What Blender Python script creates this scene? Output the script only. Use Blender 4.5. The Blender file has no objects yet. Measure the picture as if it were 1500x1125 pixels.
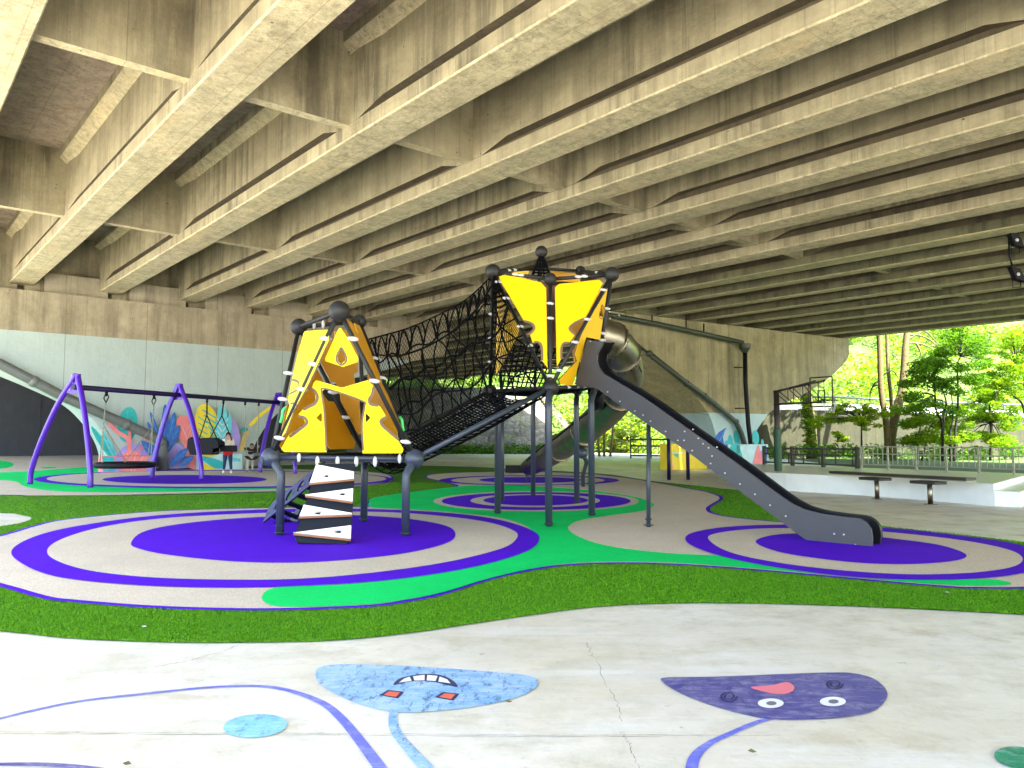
import bpy, bmesh, math, random
import numpy as np
from mathutils import Vector, Matrix
from mathutils.geometry import tessellate_polygon
random.seed(7); RNG = np.random.default_rng(7)
R = math.radians
# ------------------------------------------------------------ camera, world, sun, exposure
h = 1.5; F = 1127.0; HZ = 642.0; TH = math.atan((HZ-562.5)/F)
sc = bpy.context.scene
cam_d = bpy.data.cameras.new('camera'); cam = bpy.data.objects.new('camera', cam_d)
sc.collection.objects.link(cam); sc.camera = cam
cam.location = (0, 0, h); cam.rotation_euler = (R(90)+TH, 0, 0)
cam_d.sensor_width = 36; cam_d.lens = F/1500*36; cam_d.clip_start = .05; cam_d.clip_end = 2000
w = bpy.data.worlds.new('World'); sc.world = w; w.use_nodes = True
nt = w.node_tree; bg = nt.nodes['Background']
sky = nt.nodes.new('ShaderNodeTexSky'); sky.sky_type = 'NISHITA'; sky.sun_disc = False
SUN_EL = R(52)
PH = R(40.2)
d2 = Vector((-math.sin(PH), math.cos(PH), 0)); e2 = Vector((math.cos(PH), math.sin(PH), 0))
sdir = Vector((.50, -.80, 0)).normalized()            # horizontal direction towards the sun
sky.sun_elevation = SUN_EL; sky.sun_rotation = math.atan2(sdir.x, sdir.y)
sky.air_density = 1.0; sky.dust_density = 2.0; sky.ozone_density = 1.0
nt.links.new(sky.outputs[0], bg.inputs[0]); bg.inputs[1].default_value = .15
sl = bpy.data.lights.new('sun', 'SUN'); so = bpy.data.objects.new('sun', sl); sc.collection.objects.link(so)
sl.energy = 4.0; sl.angle = R(.5); sl.color = (1, .95, .86)
sv = Vector((sdir.x*math.cos(SUN_EL), sdir.y*math.cos(SUN_EL), math.sin(SUN_EL)))
so.rotation_euler = (-sv).to_track_quat('-Z', 'Y').to_euler(); so.location = (20, -30, 40)
sc.view_settings.view_transform = 'Standard'; sc.view_settings.look = 'None'
sc.view_settings.exposure = 3.27; sc.view_settings.gamma = 1
sc.render.engine = 'CYCLES'
try:
    sc.cycles.max_bounces = 10; sc.cycles.diffuse_bounces = 6; sc.cycles.use_denoising = True
except Exception: pass
# ------------------------------------------------------------ projection helpers (photo pixels 1500x1125 -> world)
CO = Vector((0, 0, h))
def ray(px, py):
    v = (562.5-py)/F; u = (px-750)/F
    return Vector((u, math.cos(TH)-v*math.sin(TH), math.sin(TH)+v*math.cos(TH)))
def W(px, py, Y):
    r = ray(px, py); return CO + r*(Y/r.y)
def G(px, py, z=0.0):
    r = ray(px, py); return CO + r*((z-h)/r.z)
def PL(px, py, p0, n):
    r = ray(px, py); return CO + r*((p0-CO).dot(n)/r.dot(n))
# ------------------------------------------------------------ object helpers
C = sc.collection
def link(o, parent=None):
    C.objects.link(o)
    if parent: o.parent = parent
    return o
def tag(o, label=None, cat=None, group=None, kind=None):
    if label: o['label'] = label
    if cat: o['category'] = cat
    if group: o['group'] = group
    if kind: o['kind'] = kind
    return o
def empty(name, label, cat, loc=(0,0,0), group=None):
    o = bpy.data.objects.new(name, None); o.empty_display_size = .2; C.objects.link(o); o.location = loc
    return tag(o, label, cat, group)
def wpos(p):
    v = Vector((0,0,0))
    while p is not None: v = v + p.location; p = p.parent
    return v
class MB:
    def __init__(s): s.v = []; s.f = []; s.m = []; s.sm = []
    def add(s, vs, fs, mi=0, smooth=False):
        b = len(s.v); s.v += [tuple(x) for x in vs]
        for f in fs: s.f.append(tuple(b+i for i in f)); s.m.append(mi); s.sm.append(smooth)
        return s
    def box(s, a, b, mi=0):          # corners
        x0,y0,z0 = a; x1,y1,z1 = b
        return s.add([(x0,y0,z0),(x1,y0,z0),(x1,y1,z0),(x0,y1,z0),(x0,y0,z1),(x1,y0,z1),(x1,y1,z1),(x0,y1,z1)],
            [(0,3,2,1),(4,5,6,7),(0,1,5,4),(1,2,6,5),(2,3,7,6),(3,0,4,7)], mi)
    def obox(s, c, ax, ay, az, mi=0):  # centre and half-axis vectors
        c = Vector(c); P = [c+ax*i+ay*j+az*k for k in (-1,1) for i,j in ((-1,-1),(1,-1),(1,1),(-1,1))]
        return s.add(P, [(0,3,2,1),(4,5,6,7),(0,1,5,4),(1,2,6,5),(2,3,7,6),(3,0,4,7)], mi)
    def tube(s, pts, r, n=12, mi=0, cap=True, smooth=True, r2=None):
        pts = [Vector(p) for p in pts]; N = len(pts)
        rs = r if isinstance(r, (list,tuple)) else [r+(((r2 if r2 is not None else r)-r)*i/max(1,N-1)) for i in range(N)]
        t0 = (pts[1]-pts[0]).normalized()
        u = t0.orthogonal().normalized(); vs = []
        for i,p in enumerate(pts):
            if i == 0: t = t0
            elif i == N-1: t = (pts[-1]-pts[-2]).normalized()
            else: t = ((pts[i+1]-p).normalized()+(p-pts[i-1]).normalized()).normalized()
            u = (u - t*u.dot(t)).normalized(); b = t.cross(u)
            for k in range(n):
                a = 2*math.pi*k/n; vs.append(p+(u*math.cos(a)+b*math.sin(a))*rs[i])
        fs = [(i*n+k, i*n+(k+1)%n, (i+1)*n+(k+1)%n, (i+1)*n+k) for i in range(N-1) for k in range(n)]
        s.add(vs, fs, mi, smooth)
        if cap:
            b = len(s.v)-N*n
            s.f.append(tuple(b+k for k in reversed(range(n)))); s.m.append(mi); s.sm.append(False)
            s.f.append(tuple(b+(N-1)*n+k for k in range(n))); s.m.append(mi); s.sm.append(False)
        return s
    def ball(s, c, r, mi=0, nu=20, nv=12, sx=1, sy=1, sz=1, M=None):
        c = Vector(c); vs = []
        for j in range(nv+1):
            a = math.pi*j/nv
            for i in range(nu):
                b = 2*math.pi*i/nu
                p = Vector((math.sin(a)*math.cos(b)*sx, math.sin(a)*math.sin(b)*sy, math.cos(a)*sz))*r
                vs.append(c+(M@p if M else p))
        fs = [(j*nu+i, (j+1)*nu+i, (j+1)*nu+(i+1)%nu, j*nu+(i+1)%nu) for j in range(nv) for i in range(nu)]
        return s.add(vs, fs, mi, True)
    def build(s, name, mats, parent=None, origin=None, bevel=0):
        me = bpy.data.meshes.new(name)
        o0 = wpos(parent) if parent else (Vector(origin) if origin is not None else Vector((0,0,0)))
        V = [(x-o0.x, y-o0.y, z-o0.z) for x,y,z in s.v]
        me.from_pydata(V, [], s.f)
        if not isinstance(mats, (list,tuple)): mats = [mats]
        for m in mats: me.materials.append(m)
        me.polygons.foreach_set('material_index', s.m); me.polygons.foreach_set('use_smooth', s.sm)
        me.update()
        o = bpy.data.objects.new(name, me); link(o, parent)
        if not parent: o.location = o0
        if bevel:
            b = o.modifiers.new('bevel', 'BEVEL'); b.width = bevel; b.segments = 2; b.limit_method = 'ANGLE'; b.angle_limit = R(40)
        return o
def prism(mb, polys, depth, mi=0, mi_side=None):
    """polys: list of loops (first outer, rest holes) of Vectors; depth vector"""
    depth = Vector(depth); flat = [p for q in polys for p in q]; n = len(flat)
    tris = tessellate_polygon([[Vector(p) for p in q] for q in polys])
    V = [Vector(p) for p in flat] + [Vector(p)+depth for p in flat]
    mb.add(V, [tuple(t) for t in tris], mi)
    mb.add([], [], mi); b = len(mb.v)-2*n
    for t in tris: mb.f.append(tuple(b+n+i for i in reversed(t))); mb.m.append(mi); mb.sm.append(False)
    k = 0; ms = mi if mi_side is None else mi_side
    for q in polys:
        L = len(q)
        for i in range(L):
            a = b+k+i; c = b+k+(i+1)%L
            mb.f.append((a, c, c+n, a+n)); mb.m.append(ms); mb.sm.append(False)
        k += L
    return mb
def spline(pts, closed=False, n=8):
    P = [tuple(p) for p in pts]; N = len(P); out = []
    def g(i): return P[i % N] if closed else P[max(0, min(N-1, i))]
    for i in range(N if closed else N-1):
        p0,p1,p2,p3 = g(i-1),g(i),g(i+1),g(i+2)
        for k in range(n):
            t = k/n
            out.append(tuple(.5*((2*b)+(-a+c)*t+(2*a-5*b+4*c-dd)*t*t+(-a+3*b-3*c+dd)*t**3) for a,b,c,dd in zip(p0,p1,p2,p3)))
    if not closed: out.append(P[-1])
    return out
def ell(cx, cy, rx, ry, n=48, rot=0):
    c,s_ = math.cos(R(rot)), math.sin(R(rot))
    return [(cx+rx*math.cos(a)*c-ry*math.sin(a)*s_, cy+rx*math.cos(a)*s_+ry*math.sin(a)*c) for a in [2*math.pi*i/n for i in range(n)]]
# ------------------------------------------------------------ materials
def mat(name, col, rough=.6, metal=0, noise=None, bump=None, spec=None, coat=0):
    """noise=(scale, strength) varies the colour; bump=(scale, strength)"""
    m = bpy.data.materials.new(name); m.use_nodes = True; t = m.node_tree; b = t.nodes['Principled BSDF']
    b.inputs['Base Color'].default_value = (*col, 1); b.inputs['Roughness'].default_value = rough; b.inputs['Metallic'].default_value = metal
    if spec is not None: b.inputs['Specular IOR Level'].default_value = spec
    if coat: b.inputs['Coat Weight'].default_value = coat
    geo = None
    if noise or bump: geo = t.nodes.new('ShaderNodeNewGeometry')
    if noise:
        n = t.nodes.new('ShaderNodeTexNoise'); n.inputs['Scale'].default_value = noise[0]; n.inputs['Detail'].default_value = 6
        t.links.new(geo.outputs['Position'], n.inputs['Vector'])
        mr = t.nodes.new('ShaderNodeMapRange'); mr.inputs[1].default_value = .3; mr.inputs[2].default_value = .7
        mr.inputs[3].default_value = 1-noise[1]; mr.inputs[4].default_value = 1+noise[1]
        t.links.new(n.outputs[0], mr.inputs[0])
        mx = t.nodes.new('ShaderNodeVectorMath'); mx.operation = 'SCALE'; mx.inputs[0].default_value = col
        t.links.new(mr.outputs[0], mx.inputs['Scale']); t.links.new(mx.outputs[0], b.inputs['Base Color'])
    if bump:
        n = t.nodes.new('ShaderNodeTexNoise'); n.inputs['Scale'].default_value = bump[0]; n.inputs['Detail'].default_value = 4
        t.links.new(geo.outputs['Position'], n.inputs['Vector'])
        bp = t.nodes.new('ShaderNodeBump'); bp.inputs['Strength'].default_value = bump[1]; bp.inputs['Distance'].default_value = .01
        t.links.new(n.outputs[0], bp.inputs['Height']); t.links.new(bp.outputs[0], b.inputs['Normal'])
    return m
class NB:
    def __init__(s, m): s.t = m.node_tree; s.L = s.t.links
    def n(s, ty, **k):
        x = s.t.nodes.new(ty)
        for a,v in k.items(): setattr(x, a, v)
        return x
    def noise(s, vec, scale, detail=5, rough=.55, sc3=None):
        if sc3:
            mp = s.n('ShaderNodeMapping'); mp.inputs['Scale'].default_value = sc3; s.L.new(vec, mp.inputs['Vector']); vec = mp.outputs[0]
        x = s.n('ShaderNodeTexNoise'); x.inputs['Scale'].default_value = scale; x.inputs['Detail'].default_value = detail; x.inputs['Roughness'].default_value = rough
        s.L.new(vec, x.inputs['Vector']); return x.outputs[0]
    def ramp(s, fac, a, b, c0=0, c1=1):
        x = s.n('ShaderNodeMapRange'); x.inputs[1].default_value = a; x.inputs[2].default_value = b; x.inputs[3].default_value = c0; x.inputs[4].default_value = c1
        s.L.new(fac, x.inputs[0]); return x.outputs[0]
    def mix(s, fac, a, b):
        x = s.n('ShaderNodeMix', data_type='RGBA')
        for i,v in ((6,a),(7,b)):
            if isinstance(v, tuple): x.inputs[i].default_value = (*v,1) if len(v)==3 else v
            else: s.L.new(v, x.inputs[i])
        if isinstance(fac, (int,float)): x.inputs[0].default_value = fac
        else: s.L.new(fac, x.inputs[0])
        return x.outputs[2]
    def math(s, op, a, b):
        x = s.n('ShaderNodeMath', operation=op)
        for i,v in ((0,a),(1,b)):
            if isinstance(v,(int,float)): x.inputs[i].default_value = v
            else: s.L.new(v, x.inputs[i])
        return x.outputs[0]
def concrete(name, light, dark, stain, paint=None, paint_z=None, streak=1.0, boards=True, side_shade=1.0):
    """weathered cast concrete: mottling, vertical run-off streaks, form-board seams, optional paint below a height"""
    m = bpy.data.materials.new(name); m.use_nodes = True; k = NB(m); b = m.node_tree.nodes['Principled BSDF']
    geo = k.n('ShaderNodeNewGeometry'); mp = k.n('ShaderNodeMapping'); mp.vector_type = 'POINT'
    mp.inputs['Rotation'].default_value = (0, 0, -PH); k.L.new(geo.outputs['Position'], mp.inputs['Vector']); P = mp.outputs[0]
    n1 = k.noise(P, .35, 8, .65); n2 = k.noise(P, 3.5, 8, .7); n3 = k.noise(P, 1.0, 7, .65, (1.6, 2.6, .16)); n4 = k.noise(P, 1.0, 6, .65, (6, 9, .5))
    n5 = k.noise(P, 14, 6, .7); n7 = k.noise(P, 1.1, 9, .75, (1, .6, 1)); n8 = k.noise(P, .22, 5, .6)
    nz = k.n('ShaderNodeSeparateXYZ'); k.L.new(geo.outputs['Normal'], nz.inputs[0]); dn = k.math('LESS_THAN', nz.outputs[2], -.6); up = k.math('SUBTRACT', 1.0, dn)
    base = k.mix(k.ramp(n7, .34, .66), dark, light)
    under = k.mix(k.ramp(k.noise(P, 2.6, 10, .85), .43, .60), base, tuple(min(1,x*1.22) for x in light)); under = k.mix(k.ramp(k.noise(P, 5, 10, .88), .51, .58, 0, .75), under, tuple(x*.8 for x in dark)); under = k.mix(k.ramp(k.noise(P, 1.0, 9, .8, (1.2,.25,1)), .52, .62, 0, .6), under, tuple(x*a for x,a in zip(light,(1.28,1.12,.95)))); under = k.mix(k.ramp(k.noise(P, 11, 9, .85), .56, .62, 0, .5), under, stain)
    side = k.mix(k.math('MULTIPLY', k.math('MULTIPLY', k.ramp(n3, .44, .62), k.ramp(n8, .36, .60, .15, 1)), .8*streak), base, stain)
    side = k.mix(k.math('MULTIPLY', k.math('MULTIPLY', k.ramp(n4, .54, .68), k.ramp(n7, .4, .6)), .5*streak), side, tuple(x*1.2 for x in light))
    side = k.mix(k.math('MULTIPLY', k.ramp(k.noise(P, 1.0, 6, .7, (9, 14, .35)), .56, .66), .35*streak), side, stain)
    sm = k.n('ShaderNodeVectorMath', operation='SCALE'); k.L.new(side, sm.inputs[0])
    sm.inputs['Scale'].default_value = side_shade  # scales vertical faces darker, shade put into the colour
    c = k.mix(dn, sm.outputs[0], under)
    c = k.mix(k.ramp(n1, .42, .70, 0, .5), c, dark)
    c = k.mix(k.ramp(n5, .60, .72, 0, .3), c, stain)
    pit = k.noise(P, 9, 2, .4); c = k.mix(k.ramp(pit, .75, .80, 0, .8), c, (.03,.028,.02))
    if boards:
        sx = k.n('ShaderNodeSeparateXYZ'); k.L.new(P, sx.inputs[0])
        for out, per in ((1, 1.22),(0, 1.7)):
            fr = k.math('FRACT', k.math('DIVIDE', sx.outputs[out], per), 0)
            ln = k.math('LESS_THAN', fr, .012)
            c = k.mix(k.math('MULTIPLY', ln, .35), c, stain)
    if paint:
        sz = k.n('ShaderNodeSeparateXYZ'); k.L.new(geo.outputs['Position'], sz.inputs[0])
        edge = k.math('ADD', sz.outputs[2], k.math('MULTIPLY', k.noise(P, 6, 3), .04))
        msk = k.math('LESS_THAN', edge, paint_z); sq = k.n('ShaderNodeSeparateXYZ'); k.L.new(P, sq.inputs[0])
        pc = k.mix(k.ramp(n1, .35, .65), paint, tuple(x*.88 for x in paint))
        pc = k.mix(k.ramp(n2, .55, .75, 0, .15), pc, stain)
        pc = k.mix(k.ramp(k.noise(P, 1.0, 7, .7, (1.2, 2, .15)), .50, .68, 0, .35), pc, tuple(x*.7 for x in paint)); c = k.mix(msk, c, pc)
        ln = k.math('LESS_THAN', k.math('FRACT', k.math('DIVIDE', sq.outputs[0], 3.3), 0), .011); c = k.mix(k.math('MULTIPLY', ln, .45), c, stain)
    k.L.new(c, b.inputs['Base Color']); b.inputs['Roughness'].default_value = .85
    bp = k.n('ShaderNodeBump'); bp.inputs['Strength'].default_value = .8; bp.inputs['Distance'].default_value = .03
    k.L.new(k.math('ADD', n2, k.math('MULTIPLY', n4, .6)), bp.inputs['Height']); k.L.new(bp.outputs[0], b.inputs['Normal'])
    return m
M = {}
M['girder'] = concrete('girder_concrete', (.53,.455,.275), (.29,.245,.145), (.09,.075,.045), side_shade=.82)
M['recess_shade'] = concrete('shaded_recess_concrete', (.13,.10,.055), (.09,.07,.04), (.04,.03,.02))  # dark tone paints the shade of the groove above the bottom flange
M['deck'] = concrete('deck_concrete', (.36,.28,.20), (.20,.15,.11), (.09,.075,.06))
M['girder_old'] = concrete('stained_side_shaded_concrete', (.42,.385,.20), (.25,.23,.115), (.06,.06,.03), side_shade=.36)  # stained concrete; beam sides also painted darker to stand for shade between beams
M['pier1'] = concrete('pier_concrete', (.43,.37,.25), (.28,.24,.16), (.13,.105,.065), (.40,.48,.46), h+.685*6.6+.02, .8)
M['pier2'] = concrete('right_pier_concrete', (.38,.335,.18), (.22,.195,.10), (.085,.08,.042), (.40,.54,.54), h+.22*6.6, .9)
M['retwall'] = concrete('retaining_concrete', (.05,.05,.022), (.028,.03,.012), (.012,.015,.006))
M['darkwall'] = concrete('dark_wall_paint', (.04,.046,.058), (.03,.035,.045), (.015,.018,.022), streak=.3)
def floor_mat():
    m = bpy.data.materials.new('worn_concrete_floor'); m.use_nodes = True; k = NB(m); b = m.node_tree.nodes['Principled BSDF']
    geo = k.n('ShaderNodeNewGeometry'); P = geo.outputs['Position']
    n1 = k.noise(P, .28, 7, .6); n2 = k.noise(P, 1.6, 8, .7); n3 = k.noise(P, 12, 6, .7); n4 = k.noise(P, .7, 6, .7, (.5,2.2,1)); n6 = k.noise(P, 60, 3, .6)
    c = k.mix(k.ramp(n1, .35, .65), (.82,.80,.70), (.62,.56,.42))
    c = k.mix(k.ramp(n2, .46, .62, 0, .75), c, (.54,.51,.38)); c = k.mix(k.ramp(k.noise(P, 2.4, 9, .85, (1,2.6,1)), .52, .60, 0, .5), c, (.56,.54,.45)); c = k.mix(k.ramp(k.noise(P, .8, 9, .8), .55, .63, 0, .45), c, (.55,.47,.33))
    c = k.mix(k.ramp(n4, .52, .68, 0, .7), c, (.80,.80,.76))
    c = k.mix(k.ramp(n3, .60, .75, 0, .5), c, (.26,.25,.2))
    c = k.mix(k.ramp(n6, .68, .78, 0, .5), c, (.15,.14,.12))
    k.L.new(c, b.inputs['Base Color'])
    k.L.new(k.ramp(n2, .3, .7, .26, .6), b.inputs['Roughness'])
    bp = k.n('ShaderNodeBump'); bp.inputs['Strength'].default_value = .35; bp.inputs['Distance'].default_value = .01
    k.L.new(k.math('ADD', n3, n2), bp.inputs['Height']); k.L.new(bp.outputs[0], b.inputs['Normal'])
    return m
M['floor'] = floor_mat()
def rubber(name, col, dark=.75):
    m = bpy.data.materials.new(name); m.use_nodes = True; k = NB(m); b = m.node_tree.nodes['Principled BSDF']
    geo = k.n('ShaderNodeNewGeometry'); P = geo.outputs['Position']
    v = k.n('ShaderNodeTexVoronoi'); v.inputs['Scale'].default_value = 140; k.L.new(P, v.inputs['Vector'])
    sx = k.n('ShaderNodeSeparateColor'); k.L.new(v.outputs['Color'], sx.inputs[0])
    c = k.mix(sx.outputs[0], tuple(x*dark for x in col), tuple(min(1,x*1.15) for x in col))
    c = k.mix(k.ramp(k.noise(P, .9, 8, .7), .38, .66, 0, .45), c, tuple(x*.70 for x in col)); c = k.mix(k.ramp(k.noise(P, 3, 9, .85, (1,2.4,1)), .56, .66, 0, .25), c, tuple(x*.8+.05 for x in col))
    c = k.mix(k.ramp(k.noise(P, 5, 6, .7), .62, .75, 0, .3), c, tuple(min(1, x*.9+.04) for x in col))
    k.L.new(c, b.inputs['Base Color']); b.inputs['Roughness'].default_value = .8; b.inputs['Specular IOR Level'].default_value = .12
    bp = k.n('ShaderNodeBump'); bp.inputs['Strength'].default_value = .4; bp.inputs['Distance'].default_value = .004
    k.L.new(v.outputs[0], bp.inputs['Height']); k.L.new(bp.outputs[0], b.inputs['Normal'])
    return m
M['beige'] = rubber('beige_rubber', (.70,.61,.47), .62)
M['violet'] = rubber('violet_rubber', (.085,.002,.62), .85)
M['green'] = rubber('green_rubber', (.0,.68,.14), .85)
def turf_mat(blade=False):
    m = bpy.data.materials.new('turf_blade' if blade else 'turf_backing'); m.use_nodes = True; k = NB(m); b = m.node_tree.nodes['Principled BSDF']
    geo = k.n('ShaderNodeNewGeometry'); P = geo.outputs['Position']
    n1 = k.noise(P, .5, 5); n2 = k.noise(P, 90, 4, .8)
    if blade: n2 = k.ramp(geo.outputs['Random Per Island'], 0, 1, .2, .85)
    c = k.mix(k.ramp(n2, .35, .65), (.02,.09,.002), (.06,.22,.004))
    if blade: c = k.mix(k.ramp(n2, .3, .7), (.028,.13,.002), (.13,.36,.005))
    c = k.mix(k.ramp(n1, .35, .7, 0, .4), c, (.07,.22,.006))
    k.L.new(c, b.inputs['Base Color']); b.inputs['Roughness'].default_value = .7; b.inputs['Specular IOR Level'].default_value = .2
    return m
M['turf'] = turf_mat(); M['blade'] = turf_mat(True)
M['steelblue'] = mat('slate_painted_steel', (.03,.040,.058), .42, .0, (30,.06), (300,.05))
M['charcoal'] = mat('charcoal_painted_steel', (.018,.017,.016), .5, 0, (30,.08), (300,.05), .3)
M['rope'] = mat('black_rope', (.003,.003,.004), .9, 0, None, (400,.5), .1)
M['netfine'] = mat('black_netting', (.003,.003,.003), .95, spec=.05)
M['yellow'] = mat('yellow_plastic', (.86,.68,.0), .45, 0, (3,.03), (500,.04))
M['gold'] = mat('golden_plastic', (.80,.45,.0), .45, 0, (3,.03), (500,.04))
M['golden'] = mat('amber_plastic', (.86,.52,.0), .45, 0, (3,.03), (500,.04))
M['orange'] = mat('orange_plastic', (.60,.28,.003), .5, 0, (3,.05), (500,.04))
M['maroon'] = mat('maroon_plastic', (.09,.02,.01), .6)
M['core'] = mat('brown_core', (.16,.10,.06), .7, 0, (40,.1))
M['clamp'] = mat('white_clamp', (.48,.48,.45), .4, 0, (60,.1))
M['slide'] = mat('dark_grey_board', (.048,.046,.048), .5, 0, (5,.06), (600,.06))
M['slidein'] = mat('black_chute', (.004,.004,.006), .45, spec=.3)
M['bolt'] = mat('bolt_cap', (.42,.42,.40), .3)
M['stainless'] = mat('brushed_stainless', (.27,.24,.18), .36, 1.0, (4,.15), (60,.08))
M['purple'] = mat('purple_paint', (.065,.006,.36), .32, 0, (8,.05), None, coat=.2)
M['purpledk'] = mat('dark_violet_paint', (.010,.003,.05), .45, spec=.3)
M['black'] = mat('black_rubber', (.003,.003,.005), .6, spec=.25)
M['whiteboard'] = mat('white_board', (.80,.78,.74), .5, 0, (6,.06))
M['tread'] = mat('brown_plywood_edge', (.30,.13,.06), .7)
M['rampblk'] = mat('ramp_board', (.008,.011,.018), .6, 0, (6,.1), None, .3)
M['handle'] = mat('green_handle', (.05,.55,.12), .4)
M['grey_pipe'] = mat('grey_pipe', (.11,.12,.115), .45, 0, (5,.12), (40,.1))
M['green_pipe'] = mat('dull_green_pipe', (.03,.042,.024), .5, 0, (5,.15), (40,.1))
M['white_paint'] = mat('white_painted_concrete', (.82,.85,.84), .3, 0, (2,.06), (30,.2))
M['bench'] = mat('bench_board', (.02,.012,.01), .45)
M['alu'] = mat('galvanised_steel', (.26,.26,.17), .5, .2, (20,.1))
M['fencedk'] = mat('dark_green_fence', (.035,.038,.02), .7, 0, (9,.2))
M['padgreen'] = mat('green_pad', (.0,.045,.012), .55)
M['hoopsteel'] = mat('rusty_dark_steel', (.02,.012,.01), .6, 0, (20,.3))
M['bark'] = mat('pale_bark', (.12,.095,.035), .9, 0, (6,.3), (25,.8))
M['barkdk'] = mat('dark_bark', (.008,.007,.005), .9, 0, (6,.3), (25,.8))
# ------------------------------------------------------------ ground
H = 6.6
def ST(s, t, z=0.0): return d2*s + e2*t + Vector((0,0,z))
def sheet(name, px, z, m, closed=True, n=6, smooth=True, kind='structure'):
    pts = spline(px, True, n) if smooth else px
    P = [G(x, y, z) for x, y in pts]
    mb = MB(); tris = tessellate_polygon([[Vector((p.x,p.y,0)) for p in P]])
    mb.add(P, [tuple(t) for t in tris])
    # make normals face up
    for i,f in enumerate(mb.f):
        a,b,c = [Vector(mb.v[j]) for j in f]
        if (b-a).cross(c-a).z < 0: mb.f[i] = tuple(reversed(f))
    o = mb.build(name, m, origin=(P[0].x, P[0].y, 0)); return tag(o, kind=kind)
def strip(name, px, wpx, z, m, n=8, kind='structure', lbl=None, parent=None):
    pts = spline([(x,y,ww) for (x,y),ww in zip(px, wpx)], False, n)
    L = []; Rr = []
    for i,(x,y,ww) in enumerate(pts):
        a = G(*pts[max(0,i-1)][:2], z); b = G(*pts[min(len(pts)-1,i+1)][:2], z); t = (b-a).normalized(); nn = Vector((-t.y,t.x,0))
        p = G(x,y,z); L.append(p+nn*ww/2); Rr.append(p-nn*ww/2)
    mb = MB(); N = len(L); mb.add(L+Rr, [(N+i, N+i+1, i+1, i) for i in range(N-1)])
    o = mb.build(name, m, parent=parent, origin=L[0]); 
    return tag(o, kind=kind) if kind else o
mb = MB(); mb.add([(-400,-200,0),(400,-200,0),(400,600,0),(-400,600,0)], [(0,1,2,3)])
fl = mb.build('concrete_floor', M['floor']); tag(fl, kind='structure')
TURF = [(-260,905),(0,924),(93,934),(196,939),(300,941),(420,940),(500,937),(600,927),(700,912),(790,899),(870,889),(960,884),(1060,883),(1200,886),(1350,892),(1500,900),(1800,915),
        (1800,830),(1600,806),(1500,794),(1391,781),(1276,768),(1180,744),(1120,722),(1060,716),(1027,712),(960,705),(893,695),(820,690),(740,686),(666,683),(600,682),(520,680),(440,681),(345,684),(345,690),
        (430,692),(500,694),(560,694),(572,697),(572,706),(540,712),(420,720),(280,724),(140,726),(0,725),(-160,724),(-160,750),(0,751),(30,754),(47,759),(30,766),(0,771),(-120,790)]
tpoly = [G(x,y,.01) for x,y in TURF]
RUB = [(-120,815),(0,784),(45,771),(93,761),(210,750),(300,746),(383,744),(448,743),(500,742),(537,742),(537,738),(543,732),(560,727),(640,717),(668,712),(650,706),(622,699),(640,694),(700,691.5),(780,691),(860,694),(893,697),(940,703),(1014,716),(1040,721),(1057,727),(1058,732),(1048,738),(1040,745),(1048,752),(1080,758),(1140,764),(1200,768),(1276,774),(1391,786),(1500,800),(1640,822),
       (1640,850),(1560,858),(1500,862),(1440,862),(1400,861),(1300,853),(1160,840),(1050,831),(960,826),(870,826),(800,832),(720,849),(650,871),(600,881),(550,888),(470,892),(385,894),(300,893),(200,889),(100,881),(60,876),(0,859),(-100,832)]
sheet('rubber_border', RUB, .022, M['violet'])
# inset beige
def inset(px, dist, z):
    P = [G(x,y,z) for x,y in spline(px, True, 6)]; n = len(P); out = []
    area = sum(P[i].x*P[(i+1)%n].y-P[(i+1)%n].x*P[i].y for i in range(n)); sg = 1 if area > 0 else -1
    for i in range(n):
        t = (P[(i+1)%n]-P[i-1]).normalized(); nn = Vector((-t.y,t.x,0))*sg; out.append(P[i]+nn*dist)
    return out
def flatpoly(name, P, m, kind='structure', parent=None, lbl=None):
    mb = MB(); tris = tessellate_polygon([[Vector((p.x,p.y,0)) for p in P]]); mb.add(P, [tuple(t) for t in tris])
    for i,f in enumerate(mb.f):
        a,b,c = [Vector(mb.v[j]) for j in f]
        if (b-a).cross(c-a).z < 0: mb.f[i] = tuple(reversed(f))
    o = mb.build(name, m, parent=parent, origin=P[0])
    return tag(o, kind=kind) if kind else o
flatpoly('rubber_surface', inset(RUB, .085, .026), M['beige'])
GREEN = [(541,735),(548,729),(600,721),(668,713),(700,711),(780,712),(860,718),(927,727),(956,737),(956,742),(943,748),(893,755),(850,762),(834,770),(834,777),(850,787),(880,797),(927,805),(993,811),(1060,814),(1090,819),(1140,830),(1248,845),(1320,849),(1400,849),(1450,848),(1480,853),(1470,857),(1400,857),
         (1300,850),(1160,837),(1050,828),(960,823),(870,823),(800,829),(720,846),(650,867),(600,877),(550,884),(470,888),(410,888),(388,882),(384,873),(395,863),(430,858),(500,856),(600,846),(700,828),(760,808),(786,788),(770,770),(730,758),(660,750),(600,746),(545,743)]
sheet('rubber_green', GREEN, .030, M['green'], n=4)
def ring(name, px, z, mk): sheet(name, px, z, M[mk], n=6)
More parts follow.
